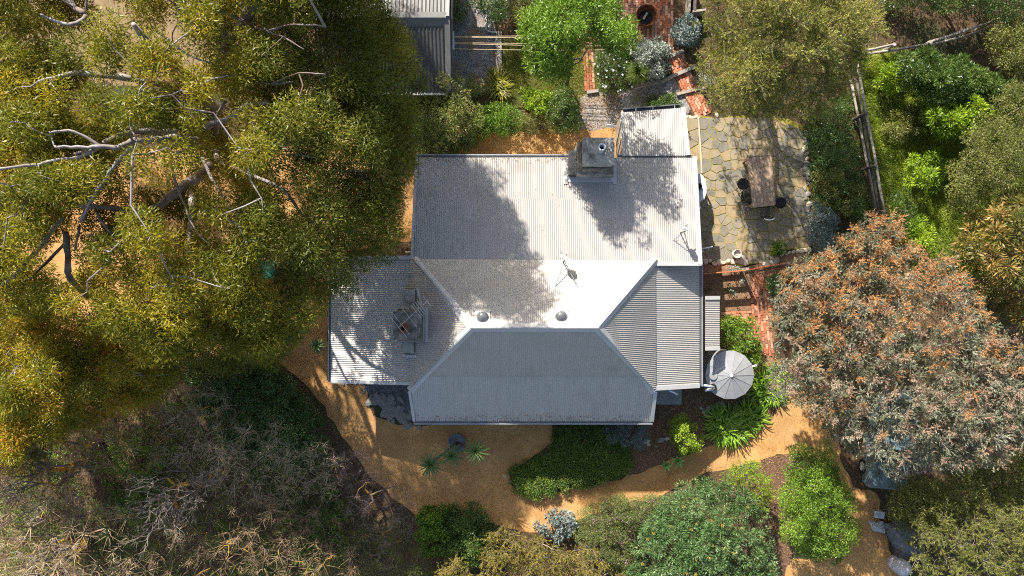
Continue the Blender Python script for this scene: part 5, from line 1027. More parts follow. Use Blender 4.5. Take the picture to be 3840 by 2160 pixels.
hs, HS = plant('heath_shrub', 'sprawling shrub dotted with pink flowers left of the banksia', 'shrub', [(2180, 1920), (2260, 1880), (2340, 1860), (2440, 1870), (2500, 1880), (2440, 1950), (2390, 2040), (2370, 2160), (2250, 2120), (2190, 2060), (2160, 1990)], (2330, 1950), 0.7, 1.5, 200, 240, (0.18, 0.32), (0.04, 0.07), (0.018, 0.028), 'pinkgreen', 'bark_brown', 0.05, 62)
ct = HS[HS[:, 2] > 0.8] + np.array([0, 0, 0.15]); V, tt = foliage(ct[::2], 12, (0.12, 0.24), (0.035, 0.055), (0.03, 0.05), 63, 0.6, -0.2); quads('flowers', V, F['pink'], hs, tt, kind='stuff')
plant('succulent_shrub', 'pale blue grey leaved shrub beside the lower path', 'shrub', ell(2085, 1975, 70, 55, j=0.2, seed=6), (2075, 1960), 0.3, 0.7, 26, 70, (0.14, 0.22), (0.09, 0.14), (0.05, 0.08), 'bluegrey', 'bark_brown', 0.03, 64)
plant('ivy_shrub', 'bright ivy leaved shrub in a sun patch at the bottom centre', 'shrub', [(1580, 1920), (1640, 1890), (1690, 1910), (1690, 1990), (1660, 2070), (1600, 2080), (1570, 2000)], (1630, 1950), 0.6, 1.2, 40, 150, (0.18, 0.28), (0.07, 0.11), (0.05, 0.08), 'bright', 'bark_brown', 0.03, 65)
plant('ivy_shrub', 'dark ivy leaved shrub beside the bright one at the bottom centre', 'shrub', [(1690, 1900), (1770, 1890), (1810, 1930), (1850, 1990), (1830, 2100), (1700, 2120), (1660, 2060), (1690, 1980)], (1740, 1970), 0.6, 1.3, 90, 200, (0.2, 0.32), (0.06, 0.1), (0.025, 0.045), 'green', 'bark_brown', 0.03, 66)
CON = [((1890, 2060), [(1800, 2060), (1850, 1970), (1880, 1945), (1910, 1990), (1960, 2010), (1960, 2110), (1900, 2200), (1800, 2160)], 'golden conifer with upright sprays nearest the gravel at the bottom'),
       ((1720, 2130), [(1640, 2130), (1690, 2080), (1750, 2100), (1770, 2180), (1740, 2300), (1640, 2300)], 'low golden conifer furthest left at the bottom edge'),
       ((2040, 2080), [(1950, 2050), (2030, 1995), (2050, 2040), (2120, 2040), (2150, 2110), (2080, 2200), (1960, 2200)], 'golden conifer second from the right at the bottom'),
       ((2220, 2130), [(2120, 2080), (2180, 2040), (2260, 2070), (2330, 2110), (2370, 2170), (2340, 2300), (2120, 2300)], 'olive gold conifer next to the pink flowered shrub')]
for i, (b, pl_, lb) in enumerate(CON):
    plant('conifer', lb, 'conifer', pl_, (1920 + (b[0] - 1920) * 0.93, 1080 + (b[1] - 1080) * 0.93), 1.0, 2.8, 90, 400, (0.24, 0.44), (0.05, 0.09), (0.020, 0.032), 'gold', 'bark_grey', 0.05, 70 + i, group='golden conifers along the bottom edge', jit=0.6, under=0.2, sp=(9, 22, 0.9, 0.45))
# north garden
plant('oleander', 'tall red tipped shrub beside the shed', 'shrub', [(1610, 360), (1620, 290), (1660, 262), (1720, 290), (1740, 340), (1790, 400), (1800, 470), (1740, 560), (1640, 570), (1570, 540), (1560, 440)], (1700, 470), 1.4, 2.6, 100, 150, (0.2, 0.32), (0.09, 0.14), (0.022, 0.034), 'redtip', 'bark_grey', 0.05, 80, out=1.3, rnd=0.4, under=0.25)
plant('oleander', 'small red tipped shrub between the shed and yellow flax', 'shrub', [(1745, 330), (1770, 280), (1800, 290), (1815, 340), (1780, 370)], (1775, 350), 0.8, 1.4, 16, 80, (0.15, 0.22), (0.08, 0.12), (0.02, 0.03), 'redtip', 'bark_grey', 0.025, 81, out=1.3, rnd=0.4)
plant('dense_shrub', 'dark dense shrub overhanging the path at the north west corner', 'shrub', [(1555, 420), (1640, 470), (1760, 470), (1790, 540), (1700, 580), (1590, 575), (1560, 530)], (1660, 520), 0.8, 1.6, 80, 210, (0.2, 0.3), (0.05, 0.08), (0.02, 0.034), 'dark', 'bark_brown', 0.04, 82, under=0.25)
plant('hebe_shrub', 'rounded glossy green shrub on the north path', 'shrub', [(1770, 460), (1800, 400), (1870, 385), (1930, 400), (1960, 440), (1950, 490), (1880, 515), (1800, 510)], (1865, 455), 0.6, 1.2, 70, 170, (0.16, 0.26), (0.045, 0.07), (0.03, 0.045), 'bright', 'bark_brown', 0.04, 83, power=0.4)
plant('aeonium', 'lime green rosette plant left of the dark shrub', 'shrub', [(1955, 340), (2000, 325), (2060, 350), (2080, 400), (2030, 420), (1970, 410)], (2010, 380), 0.4, 0.8, 36, 70, (0.1, 0.16), (0.09, 0.13), (0.04, 0.06), 'lime', 'bark_brown', 0.03, 84, out=1.5, rnd=0.2)
plant('dense_shrub', 'dark glossy shrub at the foot of the bright green tree', 'shrub', [(2075, 360), (2120, 335), (2165, 355), (2180, 420), (2165, 490), (2100, 490), (2060, 430)], (2120, 425), 0.7, 1.5, 60, 200, (0.18, 0.28), (0.05, 0.08), (0.025, 0.04), 'green', 'bark_brown', 0.04, 85, power=0.4)
plant('low_shrub', 'olive sprawling shrub between the rounded shrub and dark shrub', 'shrub', [(1950, 420), (2060, 410), (2090, 480), (2040, 505), (1960, 500)], (2010, 465), 0.3, 0.6, 30, 130, (0.15, 0.22), (0.08, 0.13), (0.012, 0.02), 'olive', 'bark_brown', 0.02, 86, out=1.4, rnd=0.3)
cs, CS = plant('cistus', 'green shrub covered in white flowers near the grass tree', 'shrub', [(2240, 210), (2290, 180), (2350, 190), (2380, 240), (2375, 310), (2320, 345), (2260, 350), (2235, 290)], (2305, 275), 0.35, 0.9, 60, 150, (0.16, 0.26), (0.05, 0.08), (0.025, 0.04), 'green', 'bark_brown', 0.04, 87)
rng = np.random.default_rng(12); wf = CS[rng.random(len(CS)) < 0.55]; n_ = len(wf) * 2; fpos = np.repeat(wf, 2, 0) + rng.normal(size=(n_, 3)) * 0.13; fpos[:, 2] = np.repeat(wf[:, 2], 2) + 0.24
ang = rng.uniform(0, 6.28, (n_, 5)); Q = []
for j in range(5):
    a_ = j * 1.2566 + ang[:, 0]; d_ = np.stack([np.cos(a_), np.sin(a_), np.full(n_, 0.15)], 1); Q.append(leaf_quads(fpos, d_, np.tile([0, 0, 1.0], (n_, 1)), np.full(n_, 0.045), np.full(n_, 0.04), 0.6))
V = np.concatenate(Q); quads('flowers', V, F['white'], cs, rng.random(len(V)), kind='stuff')
plant('silver_bush', 'pale silver leaved bush in the sun beside the brick path', 'shrub', ell(2445, 218, 70, 72, j=0.1, seed=8), (2430, 235), 0.35, 0.85, 60, 110, (0.16, 0.24), (0.07, 0.11), (0.04, 0.065), 'grey', 'bark_grey', 0.03, 88, out=1.3, rnd=0.4, power=0.4)
plant('silver_bush', 'shaded blue grey bush at the edge of the brick courtyard', 'shrub', ell(2575, 112, 48, 52, j=0.1, seed=9), (2560, 130), 0.4, 1.0, 34, 100, (0.15, 0.22), (0.07, 0.11), (0.04, 0.065), 'bluegrey', 'bark_grey', 0.03, 89, out=1.3, rnd=0.4)
plant('silver_bush', 'tiny pale leaved bush under the feathery tree by the brick path', 'shrub', ell(2640, 300, 34, 18, seed=10), (2632, 305), 0.2, 0.5, 14, 50, (0.1, 0.16), (0.06, 0.09), (0.02, 0.035), 'grey', 'bark_grey', 0.02, 90)
plant('olive_shrub', 'olive shrub at the top edge left of the bright green tree', 'shrub', [(1915, 60), (1910, -60), (2030, -60), (2020, 40), (1990, 75), (1940, 80)], (1960, 60), 0.5, 1.1, 44, 170, (0.2, 0.3), (0.05, 0.08), (0.025, 0.04), 'olive', 'bark_brown', 0.05, 91)
plant('dark_tree', 'dark shaded shrubs at the top beside the shed', 'tree', [(1700, -120), (1900, -120), (1900, 60), (1860, 90), (1790, 40), (1710, 70)], (1800, 20), 0.7, 1.8, 70, 170, (0.2, 0.32), (0.06, 0.1), (0.025, 0.04), 'dark', 'bark_brown', 0.05, 92)
plant('low_shrub', 'small leafy shrub at the north edge of the annex roof', 'shrub', [(2430, 400), (2450, 365), (2500, 350), (2545, 370), (2550, 400), (2500, 412)], (2490, 392), 0.4, 0.8, 28, 110, (0.13, 0.2), (0.05, 0.08), (0.025, 0.04), 'green', 'bark_brown', 0.03, 93)
# beside the patio
plant('dense_shrub', 'dark tangled shrubs on the bank between patio and fence', 'shrub', [(3010, 430), (3100, 380), (3180, 360), (3200, 520), (3240, 700), (3250, 830), (3150, 800), (3060, 760), (3040, 640), (3020, 540)], (3120, 600), 0.3, 1.0, 170, 150, (0.2, 0.34), (0.06, 0.11), (0.018, 0.03), 'dark', 'bark_brown', 0.04, 94, under=0.2)
plant('dense_shrub', 'olive leafed shrub at the lower end of the bank by the patio', 'shrub', [(3050, 660), (3130, 620), (3220, 700), (3240, 790), (3150, 800), (3060, 770)], (3140, 720), 0.7, 1.3, 50, 140, (0.18, 0.28), (0.09, 0.14), (0.02, 0.032), 'olive', 'bark_brown', 0.03, 95)
plant('silver_bush', 'upright grey leaved bush at the corner of the patio', 'shrub', [(3035, 800), (3060, 765), (3110, 775), (3140, 830), (3130, 900), (3110, 940), (3050, 945), (3030, 880)], (3070, 865), 0.6, 1.4, 56, 130, (0.15, 0.24), (0.05, 0.08), (0.03, 0.045), 'bluegrey', 'bark_grey', 0.03, 96)
plant('dense_shrub', 'small dark green shrub beside the scrolled gate', 'shrub', ell(2905, 1065, 26, 42, seed=11), (2895, 1065), 0.5, 1.1, 26, 150, (0.12, 0.2), (0.05, 0.08), (0.02, 0.03), 'dark', 'bark_brown', 0.03, 97)
plant('euphorbia', 'hedge of pale green rosettes beside the water tank', 'shrub', [(2716, 1200), (2750, 1190), (2830, 1205), (2840, 1270), (2845, 1330), (2858, 1360), (2850, 1385), (2800, 1365), (2720, 1330)], (2770, 1275), 0.5, 0.9, 56, 75, (0.12, 0.18), (0.12, 0.18), (0.03, 0.045), 'bright', 'bark_brown', 0.03, 98, out=1.6, rnd=0.2, droop=-0.1, tintmix=0.3)
plant('euphorbia', 'small pale green rosette plant at the patio edge', 'shrub', ell(2917, 935, 26, 28, seed=12), (2910, 940), 0.3, 0.7, 14, 60, (0.1, 0.15), (0.1, 0.14), (0.028, 0.04), 'bright', 'bark_brown', 0.02, 99, out=1.6, rnd=0.2)
SEED = [(2738, 1007, 10, 'grey', 'left one of two pale seedlings in the sunny soil north of the fence'), (2758, 1006, 10, 'grey', 'right one of two pale seedlings in the sunny soil north of the fence'),
        (2660, 1080, 16, 'green', 'leafy seedling in the shade close to the house gutter'), (2735, 1075, 14, 'green', 'seedling in the soil strip between two fence shadows'),
        (2750, 1097, 12, 'grey', 'small pale seedling lowest in the shadowed bed south of the fence'), (2785, 1060, 14, 'grey', 'pale seedling in the corner beside the fence post shadow')]
for i, (x, y, s, fm_, lb) in enumerate(SEED):
    plant('seedling', lb, 'seedling', ell(x, y, s, s, 10), (x, y), 0.12, 0.2, 5, 16, (0.05, 0.09), (0.06, 0.1), (0.03, 0.045), fm_, 'bark_brown', 0.012, 100 + i, group='seedlings in the east bed')
# south beds
plant('citrus_bush', 'small yellow green bush below the concrete pad', 'shrub', [(2515, 1580), (2560, 1560), (2600, 1590), (2635, 1640), (2620, 1680), (2560, 1700), (2525, 1660)], (2560, 1600), 0.7, 1.5, 44, 120, (0.14, 0.22), (0.05, 0.08), (0.028, 0.042), 'lime', 'bark_brown', 0.03, 110, jit=0.3)
gc, _ = plant('ground_cover', 'dark green carpet of ground cover beside the south verandah', 'ground cover', [(2090, 1590), (2240, 1590), (2330, 1640), (2360, 1690), (2370, 1760), (2290, 1800), (2160, 1830), (2020, 1870), (1930, 1840), (1905, 1790), (1920, 1750), (2030, 1710), (2070, 1670)], (2150, 1720), 0.16, 0.42, 420, 120, (0.14, 0.24), (0.05, 0.085), (0.022, 0.036), 'ground', 'bark_brown', 0.01, 111, flat=0.5, power=0.3, jit=0.05, under=0)
plant('dense_shrub', 'grey green low shrub against the south verandah edge', 'shrub', [(2250, 1600), (2330, 1590), (2420, 1600), (2440, 1650), (2380, 1690), (2300, 1660)], (2340, 1640), 0.3, 0.7, 50, 110, (0.14, 0.22), (0.04, 0.07), (0.02, 0.03), 'bluegrey', 'bark_brown', 0.02, 112)
plant('ivy_mass', 'dark ivy thicket beside the gravel drive at the left', 'thicket', [(700, 1370), (860, 1320), (1000, 1350), (1070, 1420), (1140, 1500), (1200, 1600), (1230, 1690), (1180, 1760), (1000, 1740), (820, 1640), (720, 1500)], (960, 1500), 1.0, 2.4, 230, 200, (0.24, 0.4), (0.07, 0.11), (0.035, 0.06), 'dark', 'bark_brown', 0.08, 113, under=0.2)
for i, (pl_, bs, lb) in enumerate((([(400, 1600), (560, 1640), (640, 1760), (560, 2000), (480, 2000), (400, 1800)], (500, 1780), 'patch of bright undergrowth below the bare trees at lower left'),
                              ([(1060, 1760), (1250, 1790), (1300, 1900), (1280, 2080), (1120, 2120), (1040, 1900)], (1150, 1900), 'scrubby undergrowth right of the bare trees'))):
    plant('undergrowth', lb, 'undergrowth', pl_, bs, 0.2, 0.7, 60, 120, (0.18, 0.32), (0.05, 0.09), (0.03, 0.05), ('bright', 'green')[i], 'bark_brown', 0.03, 115 + i)
plant('undergrowth', 'low leafy undergrowth carpeting the ground beneath the bare thickets', 'undergrowth', [(0, 1640), (300, 1560), (620, 1480), (900, 1560), (1150, 1740), (1300, 1850), (1330, 2050), (1300, 2280), (-100, 2280), (-100, 1700)], (640, 1900), 0.25, 0.8, 330, 110, (0.2, 0.36), (0.06, 0.11), (0.025, 0.044), 'bright', 'bark_brown', 0.03, 119, power=0.3)
plant('scrub', 'dusky scrub along the bottom left of the path', 'thicket', [(1330, 1990), (1480, 1960), (1580, 2020), (1640, 2120), (1640, 2300), (1100, 2300), (1200, 2120)], (1420, 2080), 0.5, 1.4, 120, 190, (0.22, 0.36), (0.04, 0.08), (0.012, 0.022), 'olive', 'bark_grey', 0.05, 118, under=0.3)

# ------------------------------------------------------------------ bare winter trees at the lower left
def bare(label, base, h, spread, seed, lean=(0, 0), depth=5, r0=0.16, m='bark_lichen', buds=0, nm='bare_tree'):
    r = random.Random(seed); b = P(base[0], base[1], 0); t = thing(nm, label, 'tree', b, 'bare trees at the lower left')
    main = MB(); tw = MB(); tips = []
    def grow(p, d, ln, rad, k):
        pts = [p]; q = p; dd = d.copy()
        for i in range(3):
            dd = (dd + Vector((r.gauss(0, 0.2), r.gauss(0, 0.2), r.gauss(0.02, 0.12)))).normalized(); q = q + dd * ln / 3; pts.append(q)
        rr2 = [rad, rad * 0.9, rad * 0.8, rad * 0.68]
        (main if k >= depth - 2 else tw).tube(pts, rr2, 7 if k >= depth - 2 else 4, cap=False)
        if k == 0: tips.append(pts[-1]); return
        n = r.choice((2, 3, 3)) if k < depth else 4
        for i in range(n):
            a = r.uniform(0, 6.28); s = r.uniform(0.45, 1.0) * spread; nd = (dd + Vector((math.cos(a) * s, math.sin(a) * s, r.uniform(-0.1, 0.35)))).normalized()
            grow(pts[r.choice((2, 3, 3))], nd, ln * r.uniform(0.62, 0.86), rad * 0.55, k - 1)
    grow(b, Vector((lean[0], lean[1], 1)).normalized(), h * 0.3, r0, depth)
    main.build('trunk', M[m], t, True); tw.build('twigs', M['bark_grey'], t, True, kind='stuff')
    if buds:
        T = np.array([tuple(v) for v in tips]); T = T[np.random.default_rng(seed).random(len(T)) < buds]
        V, tt = foliage(T, 14, (0.03, 0.09), (0.05, 0.09), (0.012, 0.02), seed, 0.7, -0.4, 1.2, 0.5); quads('buds', V, F['olive'], t, np.clip(tt + 0.3, 0, 1), kind='stuff')
bare('bare lichened tree with orange streaked forks at far lower left', (330, 1740), 5.0, 0.95, 1, (-0.15, 0.05), 6, 0.2)
bare('bare tree with a thick forked yellow limb left of centre bottom', (700, 1800), 4.8, 1.0, 3, (0.0, -0.1), 6, 0.2)
bare('bare lichened tree with yellow patches in the bottom left corner', (330, 2010), 4.2, 0.9, 2, (-0.2, -0.2), 5, 0.17)
bare('thin bare tree at the left edge below the golden gum', (150, 1680), 4.4, 0.9, 9, (-0.2, 0), 5, 0.13)
def brush(label, poly, base, lo, hi, n, K, L, seed, m, buds=None, tw=0.007, up=0.4, nb=2, group='leafless thickets at the lower left'):
    """A leafless thicket: fine twigs fanning from a branched frame."""
    b = P(base[0], base[1], 0); t = thing('bare_thicket', label, 'thicket', b, group); T = tufts(poly, n, lo, hi, seed, 0.5, 0.4, (), 0.3)
    V, tt, tw_ = spray(T, K, nb, L, (0.05, 0.09), (0.014, 0.024), seed, up, 0.6, tw)
    quads('twigs', tw_, m, t, kind='stuff'); rng = np.random.default_rng(seed); V2, t2, tw2 = spray(T + rng.normal(size=T.shape) * 0.15, K, 1, (L[0] * 0.5, L[1] * 0.7), (0.04, 0.06), (0.01, 0.02), seed + 9, up * 0.3, 0.5, tw * 0.8); quads('fine_twigs', tw2, m, t, kind='stuff')
    if buds: quads('buds', V, F[buds], t, tt, kind='stuff')
    fk = T.mean(0) * 0.4 + np.array([b.x, b.y, lo * 0.4]) * 0.6; w = MB(); w.tube([b, Vector(fk)], [0.1, 0.08], 8).build('trunk', M['bark_lichen'], t, True); br = MB(); branches(br, fk, T[::2], 0.07, seed, 0.009); br.build('branches', M['bark_lichen'], t, True, kind='stuff')
tw_pale = surf('pale twigs', [(0.3, (0.30, 0.21, 0.13)), (0.7, (0.52, 0.39, 0.26))], 3, 6, 0.9, bump=0.0)
tw_brown = surf('brown twigs', [(0.3, (0.17, 0.105, 0.06)), (0.7, (0.36, 0.24, 0.145))], 3, 6, 0.9, bump=0.0)
tw_purple = surf('purplish twigs', [(0.3, (0.17, 0.115, 0.10)), (0.7, (0.33, 0.24, 0.21))], 3, 6, 0.9, bump=0.0)
brush('pale leafless thicket tipped with yellow buds in the bottom left corner', [(-150, 1800), (150, 1770), (350, 1840), (530, 1950), (580, 2080), (520, 2280), (-150, 2280)], (300, 2000), 2.4, 4.2, 150, 15, (0.45, 0.9), 201, tw_pale, 'gold', 0.008, 0.5, 3)
brush('dark leafless thicket under the golden gum at the left', [(60, 1560), (350, 1510), (560, 1560), (620, 1700), (500, 1800), (250, 1820), (20, 1720)], (380, 1660), 2.4, 4.0, 80, 12, (0.4, 0.8), 202, tw_brown)
brush('grey leafless thicket leaning over the dark ivy', [(560, 1470), (800, 1440), (1000, 1540), (1180, 1630), (1300, 1730), (1260, 1860), (1000, 1900), (760, 1850), (600, 1720)], (900, 1620), 2.0, 3.6, 190, 13, (0.4, 0.8), 203, tw_pale, 'green', 0.0065, 0.35, 2)
brush('brown leafless thicket along the bottom edge', [(580, 1850), (900, 1870), (1150, 1890), (1300, 1950), (1350, 2100), (1300, 2280), (480, 2280), (560, 2050)], (900, 1960), 1.6, 3.0, 190, 13, (0.4, 0.75), 204, tw_brown, 'olive', 0.0075, 0.35, 2)
brush('upright purplish twigs beside the gravel bend', [(1270, 1700), (1400, 1680), (1480, 1770), (1570, 1900), (1560, 2030), (1420, 2060), (1300, 1950)], (1390, 1840), 0.6, 1.5, 80, 13, (0.35, 0.65), 205, tw_purple, None, 0.006, 0.6)
# ------------------------------------------------------------------ strap-leaved plants
def strap_mesh(L, w, bend, m, name='leaf', seg=5, fold=0.25, taperp=1.0):
    vs = []; fs = []; x = z = 0.0; a = 0.0
    for i in range(seg + 1):
        t = i / seg; ww = w * (1 - t ** 2.2 * taperp) * (0.55 + 0.45 * min(1, t * 4)) / 2 + 0.001
        vs += [(x, -ww, z + ww * fold), (x, 0, z), (x, ww, z + ww * fold)]
        a = bend * t; x += math.cos(a) * L / seg; z -= math.sin(a) * L / seg
    for i in range(seg): fs += [(3 * i, 3 * i + 1, 3 * i + 4, 3 * i + 3), (3 * i + 1, 3 * i + 2, 3 * i + 5, 3 * i + 4)]
    return MB().add(vs, fs).mesh(name, m, True)
def rosette(parent, c, n, meshes, r, tilt=(0.05, 1.35), sc=(0.85, 1.1)):
    for i in range(n):
        k = (i + 0.5) / n; el = tilt[0] + (tilt[1] - tilt[0]) * k ** 1.1
        place('leaf', r.choice(meshes), parent, c, (r.gauss(0, 0.08), -el, i * 2.39996 + r.gauss(0, 0.1))).scale = [r.uniform(*sc)] * 3
r = random.Random(17)
CM = [strap_mesh(L, 0.045, b, F['cordyline']) for L, b in ((0.62, 0.7), (0.68, 0.95), (0.55, 0.5), (0.66, 1.2))]
cord = thing('cordyline', 'potted cordyline with three spiky heads on the orange gravel', 'potted plant', P(1715, 1655, 0))
pc = P(1716, 1652, 0.0)
MB().lathe(pc, [(0.25, 0), (0.33, 0.1), (0.37, 0.42), (0.40, 0.46), (0.36, 0.46), (0.32, 0.36), (0.0, 0.36)], 28).build('pot', M['greypot'], cord, True)
for (x, y, z) in ((1612, 1742, 1.9), (1694, 1708, 2.0), (1784, 1692, 2.2)):
    h = P(x, y, z); MB().tube([pc + Vector((0, 0, 0.36)), pc.lerp(h, 0.5) + Vector((0, 0, 0.2)), h], [0.05, 0.045, 0.04], 8).build('stem', M['bark_brown'], cord, True)
    rosette(cord, h, 62, CM, r, (-0.35, 1.3))
AM = [strap_mesh(L, 0.12, b, F['agave'], seg=6, fold=0.5) for L, b in ((0.36, 0.5), (0.32, 0.7), (0.28, 0.3))]
for x, y, z, n, lb in ((2535, 1722, 0.35, 16, 'pale green agave rosette by the gravel path south of the tank'), (2492, 1738, 0.3, 12, 'shaded agave rosette left of its neighbour by the south path')):
    t = thing('agave', lb, 'agave', P(x, y, 0)); h = P(x, y, 0); MB().tube([h, h + Vector((0, 0, z))], 0.05, 8).build('stem', M['bark_brown'], t); rosette(t, h + Vector((0, 0, z)), n, AM, r, (0.1, 1.2))
XM = [strap_mesh(L, 0.10, b, F['aloe'], seg=6, fold=0.6) for L, b in ((0.42, 0.4), (0.38, 0.55))]
t = thing('agave', 'spiky agave at the west wall of the house', 'agave', P(1200, 1290, 0)); h = P(1203, 1291, 0); MB().tube([h, h + Vector((0, 0, 0.6))], 0.06, 8).build('stem', M['bark_brown'], t); rosette(t, h + Vector((0, 0, 0.6)), 22, XM, r, (-0.1, 1.2))
def strap_clump(name, label, cat, spots, fm, nper, L, w, seed, el=(0.5, 1.4), group=None):
    """Arching strap leaves in fans; spots are (px, py, radius in metres)."""
    rng = np.random.default_rng(seed); t = thing(name, label, cat, P(spots[0][0], spots[0][1], 0), group); Q = []; TT = []
    for x, y, R in spots:
        c = np.array(P(x, y, 0)); n = int(nper * max(0.3, R * R / 0.16)); aa = rng.uniform(0, 6.283, n); rr_ = R * np.sqrt(rng.random(n)) * 0.75
        base = c + np.stack([np.cos(aa) * rr_, np.sin(aa) * rr_, np.zeros(n)], 1); a2 = aa + rng.normal(size=n) * 0.5; e = rng.uniform(el[0], el[1], n); ln = rng.uniform(L[0], L[1], n); tn = rng.random(n)
        p = base; seg = 4; side = np.stack([-np.sin(a2), np.cos(a2), np.zeros(n)], 1); wv = rng.uniform(w[0], w[1], n)
        for s in range(seg):
            ee = e - (s / seg) * 1.7; d = np.stack([np.cos(a2) * np.cos(ee), np.sin(a2) * np.cos(ee), np.sin(ee)], 1); q = p + d * (ln / seg)[:, None]; q[:, 2] = np.maximum(q[:, 2], 0.03)
            w0 = (wv * (1.0 - 0.12 * s) / 2)[:, None]; w1 = (wv * ((1.0 - 0.12 * (s + 1)) if s < seg - 1 else 0.1) / 2)[:, None]
            Q.append(np.stack([p - side * w0, p + side * w0, q + side * w1, q - side * w1], 1)); TT.append(tn); p = q
    quads('leaves', np.concatenate(Q), F[fm], t, np.concatenate(TT), kind='stuff'); return t
strap_clump('agapanthus', 'large agapanthus clump on the bed edge south of the tank', 'agapanthus', [(2700, 1608, 0.42), (2745, 1612, 0.45), (2725, 1570, 0.4), (2690, 1570, 0.35)], 'strap', 100, (0.55, 0.8), (0.055, 0.075), 1)
strap_clump('agapanthus', 'agapanthus clump half shaded right of the large one', 'agapanthus', [(2790, 1585, 0.4), (2830, 1565, 0.36), (2790, 1545, 0.3)], 'strap', 95, (0.5, 0.75), (0.055, 0.07), 2)
strap_clump('agapanthus', 'bright agapanthus clump at the right of the water tank', 'agapanthus', [(2860, 1440, 0.42), (2895, 1470, 0.42), (2900, 1415, 0.34), (2850, 1480, 0.3)], 'strap', 100, (0.5, 0.75), (0.055, 0.075), 3)
strap_clump('flax', 'yellow striped flax clump beside the small lawn', 'flax', [(1868, 325, 0.36), (1862, 300, 0.3), (1880, 345, 0.25)], 'flax', 130, (0.5, 0.75), (0.025, 0.045), 4, (0.7, 1.5))
strap_clump('grass_tuft', 'blue green grass tuft at the north path edge', 'grass tuft', [(1975, 478, 0.16)], 'ground', 160, (0.3, 0.4), (0.01, 0.016), 5)
strap_clump('grass_tuft', 'pale grass tuft north of the annex roof', 'grass tuft', [(2400, 385, 0.2), (2430, 378, 0.16)], 'olive', 150, (0.35, 0.5), (0.01, 0.016), 6)
strap_clump('grass_tuft', 'strappy tuft beside the pale blue grey shrub at the bottom', 'grass tuft', [(2150, 1960, 0.16)], 'ground', 80, (0.4, 0.5), (0.03, 0.045), 7)
strap_clump('grass_tuft', 'strappy tuft on the bank beside the patio', 'grass tuft', [(3095, 672, 0.2)], 'strap', 70, (0.4, 0.55), (0.03, 0.045), 8)
gt = thing('grass_tree', 'grass tree with a spray of fine blue green needles by the white flowers', 'grass tree', P(2378, 285, 0)); h = P(2390, 270, 0.9)
MB().tube([P(2375, 290, 0), h], [0.09, 0.08], 8).build('trunk', M['bark_brown'], gt); n_ = 1500; rng = np.random.default_rng(4); d_ = unit(rng.normal(size=(n_, 3)) + np.array([0, 0, 0.2])); V1 = []
p_ = np.tile(np.array(h), (n_, 1)); 
q_ = p_ + d_ * 0.28; d2 = unit(d_ + np.array([0, 0, -0.55])); e_ = q_ + d2 * rng.uniform(0.2, 0.38, n_)[:, None]; s_ = unit(np.cross(d_, rng.normal(size=(n_, 3)))) * 0.005
quads('needles', np.concatenate([np.stack([p_ - s_, p_ + s_, q_ + s_, q_ - s_], 1), np.stack([q_ - s_, q_ + s_, e_ + s_ * 0.3, e_ - s_ * 0.3], 1)]), F['ground'], gt, np.tile(rng.random(n_) * 0.6 + 0.3, 2), kind='stuff')

# ------------------------------------------------------------------ grass and fallen leaves
def scatter(poly, n, seed):
    rng = np.random.default_rng(seed); pl_ = np.array(poly, float); a = pl_.min(0); b = pl_.max(0); x = rng.uniform(a[0], b[0], n * 3); y = rng.uniform(a[1], b[1], n * 3); k = in_poly(x, y, poly); x = x[k][:n]; y = y[k][:n]
    return np.stack([(x - 1920) * CAM_H / FPX, (1080 - y) * CAM_H / FPX, np.full(len(x), 0.01)], 1), rng
def turf(name, poly, n, ln, wd, fm, seed, lean=0.9):
    p, rng = scatter(poly, n, seed); m = len(p); d = rng.normal(size=(m, 3)) * lean; d[:, 2] = np.abs(d[:, 2]) * 0.6 + 0.5
    cl_ = np.sin(p[:, 0] * 2.3 + seed) * np.cos(p[:, 1] * 1.9) + np.sin(p[:, 0] * 5.1) * np.sin(p[:, 1] * 4.3) * 0.6
    s = np.clip(1 + 0.4 * cl_, 0.4, 1.6); V = leaf_tris(p, d, rng.normal(size=(m, 3)), rng.uniform(*ln, m) * s, rng.uniform(*wd, m) * 1.2)
    tag(quads(name, V, F[fm], None, np.clip(rng.random(m) * 0.7 + 0.15 + 0.15 * cl_, 0, 1)), kind='stuff')
turf('lawn_grass', [(1880, 150), (2200, 150), (2240, 330), (2120, 390), (1900, 410), (1890, 300)], 26000, (0.06, 0.12), (0.008, 0.014), 'grass', 1)
turf('slope_grass', [(3200, 210), (3420, 200), (3900, 400), (3960, 700), (3700, 1040), (3430, 1000), (3330, 840), (3230, 500)], 90000, (0.12, 0.28), (0.010, 0.018), 'wildgrass', 2)
turf('bank_weeds', [(3020, 420), (3200, 320), (3280, 860), (3060, 940), (3040, 700)], 14000, (0.08, 0.18), (0.01, 0.02), 'ground', 3)
def litter(name, poly, n, seed, fm='litter', L=(0.05, 0.11), z=0.02):
    p, rng = scatter(poly, n, seed); m = len(p); p[:, 2] = z + rng.random(m) * 0.015; d = rng.normal(size=(m, 3)); d[:, 2] *= 0.12
    V = leaf_quads(p, d, np.tile([0, 0, 1.0], (m, 1)) + rng.normal(size=(m, 3)) * 0.25, rng.uniform(*L, m), rng.uniform(0.015, 0.03, m)); tag(quads(name, V, F[fm], None, rng.random(m)), kind='stuff')
litter('leaf_litter', [(1560, 500), (2320, 470), (2320, 600), (1560, 600)], 500, 1)
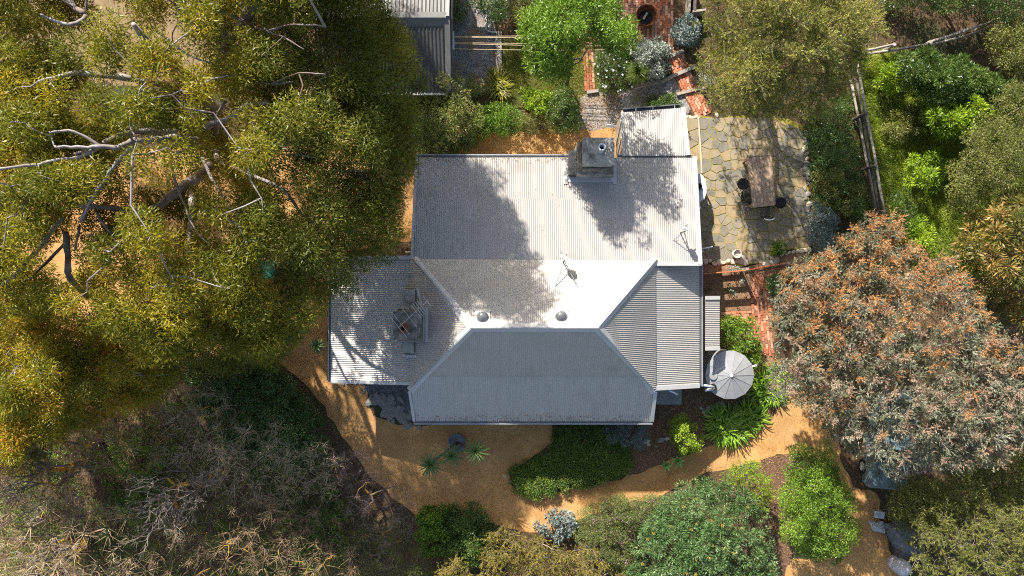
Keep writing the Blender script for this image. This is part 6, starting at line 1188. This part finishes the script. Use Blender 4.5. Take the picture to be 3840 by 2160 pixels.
litter('leaf_litter', [(2120, 350), (2340, 340), (2330, 480), (2150, 480)], 900, 2)
litter('leaf_litter', [(700, 1330), (2100, 1580), (3000, 1500), (3100, 1650), (2100, 1980), (1300, 2000)], 1000, 3, L=(0.03, 0.06))
litter('leaf_litter', [(-200, 1350), (1100, 1350), (1300, 1800), (1500, 2000), (1300, 2300), (-200, 2300)], 16000, 4, L=(0.05, 0.12), z=0.015)
litter('leaf_litter', [(1690, -50), (1870, -50), (1870, 380), (1700, 400)], 900, 5)
litter('leaf_litter', [(2600, 985), (2900, 985), (2900, 1420), (2620, 1420)], 700, 6, L=(0.03, 0.06))
litter('leaf_litter', [(2850, 1720), (2980, 1700), (2980, 2100), (2800, 2150)], 1200, 7)
litter('leaf_litter', [(2470, 1450), (2870, 1560), (2400, 1760), (2300, 1700)], 1600, 8)

# ------------------------------------------------------------------ trees past the top edge, whose shade reaches the courtyard
plant('leafy_tree', 'leafy tree beyond the top edge shading the brick courtyard', 'tree', [(1700, -1150), (2000, -1250), (2300, -1200), (2420, -1000), (2350, -780), (2000, -740), (1750, -850)], (2050, -620), 3.6, 6.0, 130, 120, (0.4, 0.65), (0.14, 0.2), (0.05, 0.07), 'green', 'bark_brown', 0.15, 130)
def debris(name, face, n, seed, zf):
    rng = np.random.default_rng(seed); x = rng.uniform(face[0], face[1], n); y = rng.uniform(face[2], face[3], n); p = np.stack([x, y, np.array([zf(b) for b in y]) + 0.022], 1); d = rng.normal(size=(n, 3)); d[:, 2] = -0.13 * d[:, 1]
    tag(quads(name, leaf_tris(p, d, np.tile([0, 0, 1.0], (n, 1)), rng.uniform(0.06, 0.16, n), rng.uniform(0.015, 0.03, n)), F['litter'], None, rng.random(n) * 0.6), kind='stuff')
debris('roof_litter', (-3.7, 7.2, 1.3, 5.2), 45, 1, nz)
debris('roof_litter', (-3.6, 2.0, 5.12, 5.3), 110, 2, nz)
debris('roof_litter', (-3.9, 5.5, -5.40, -5.15), 260, 3, vz)
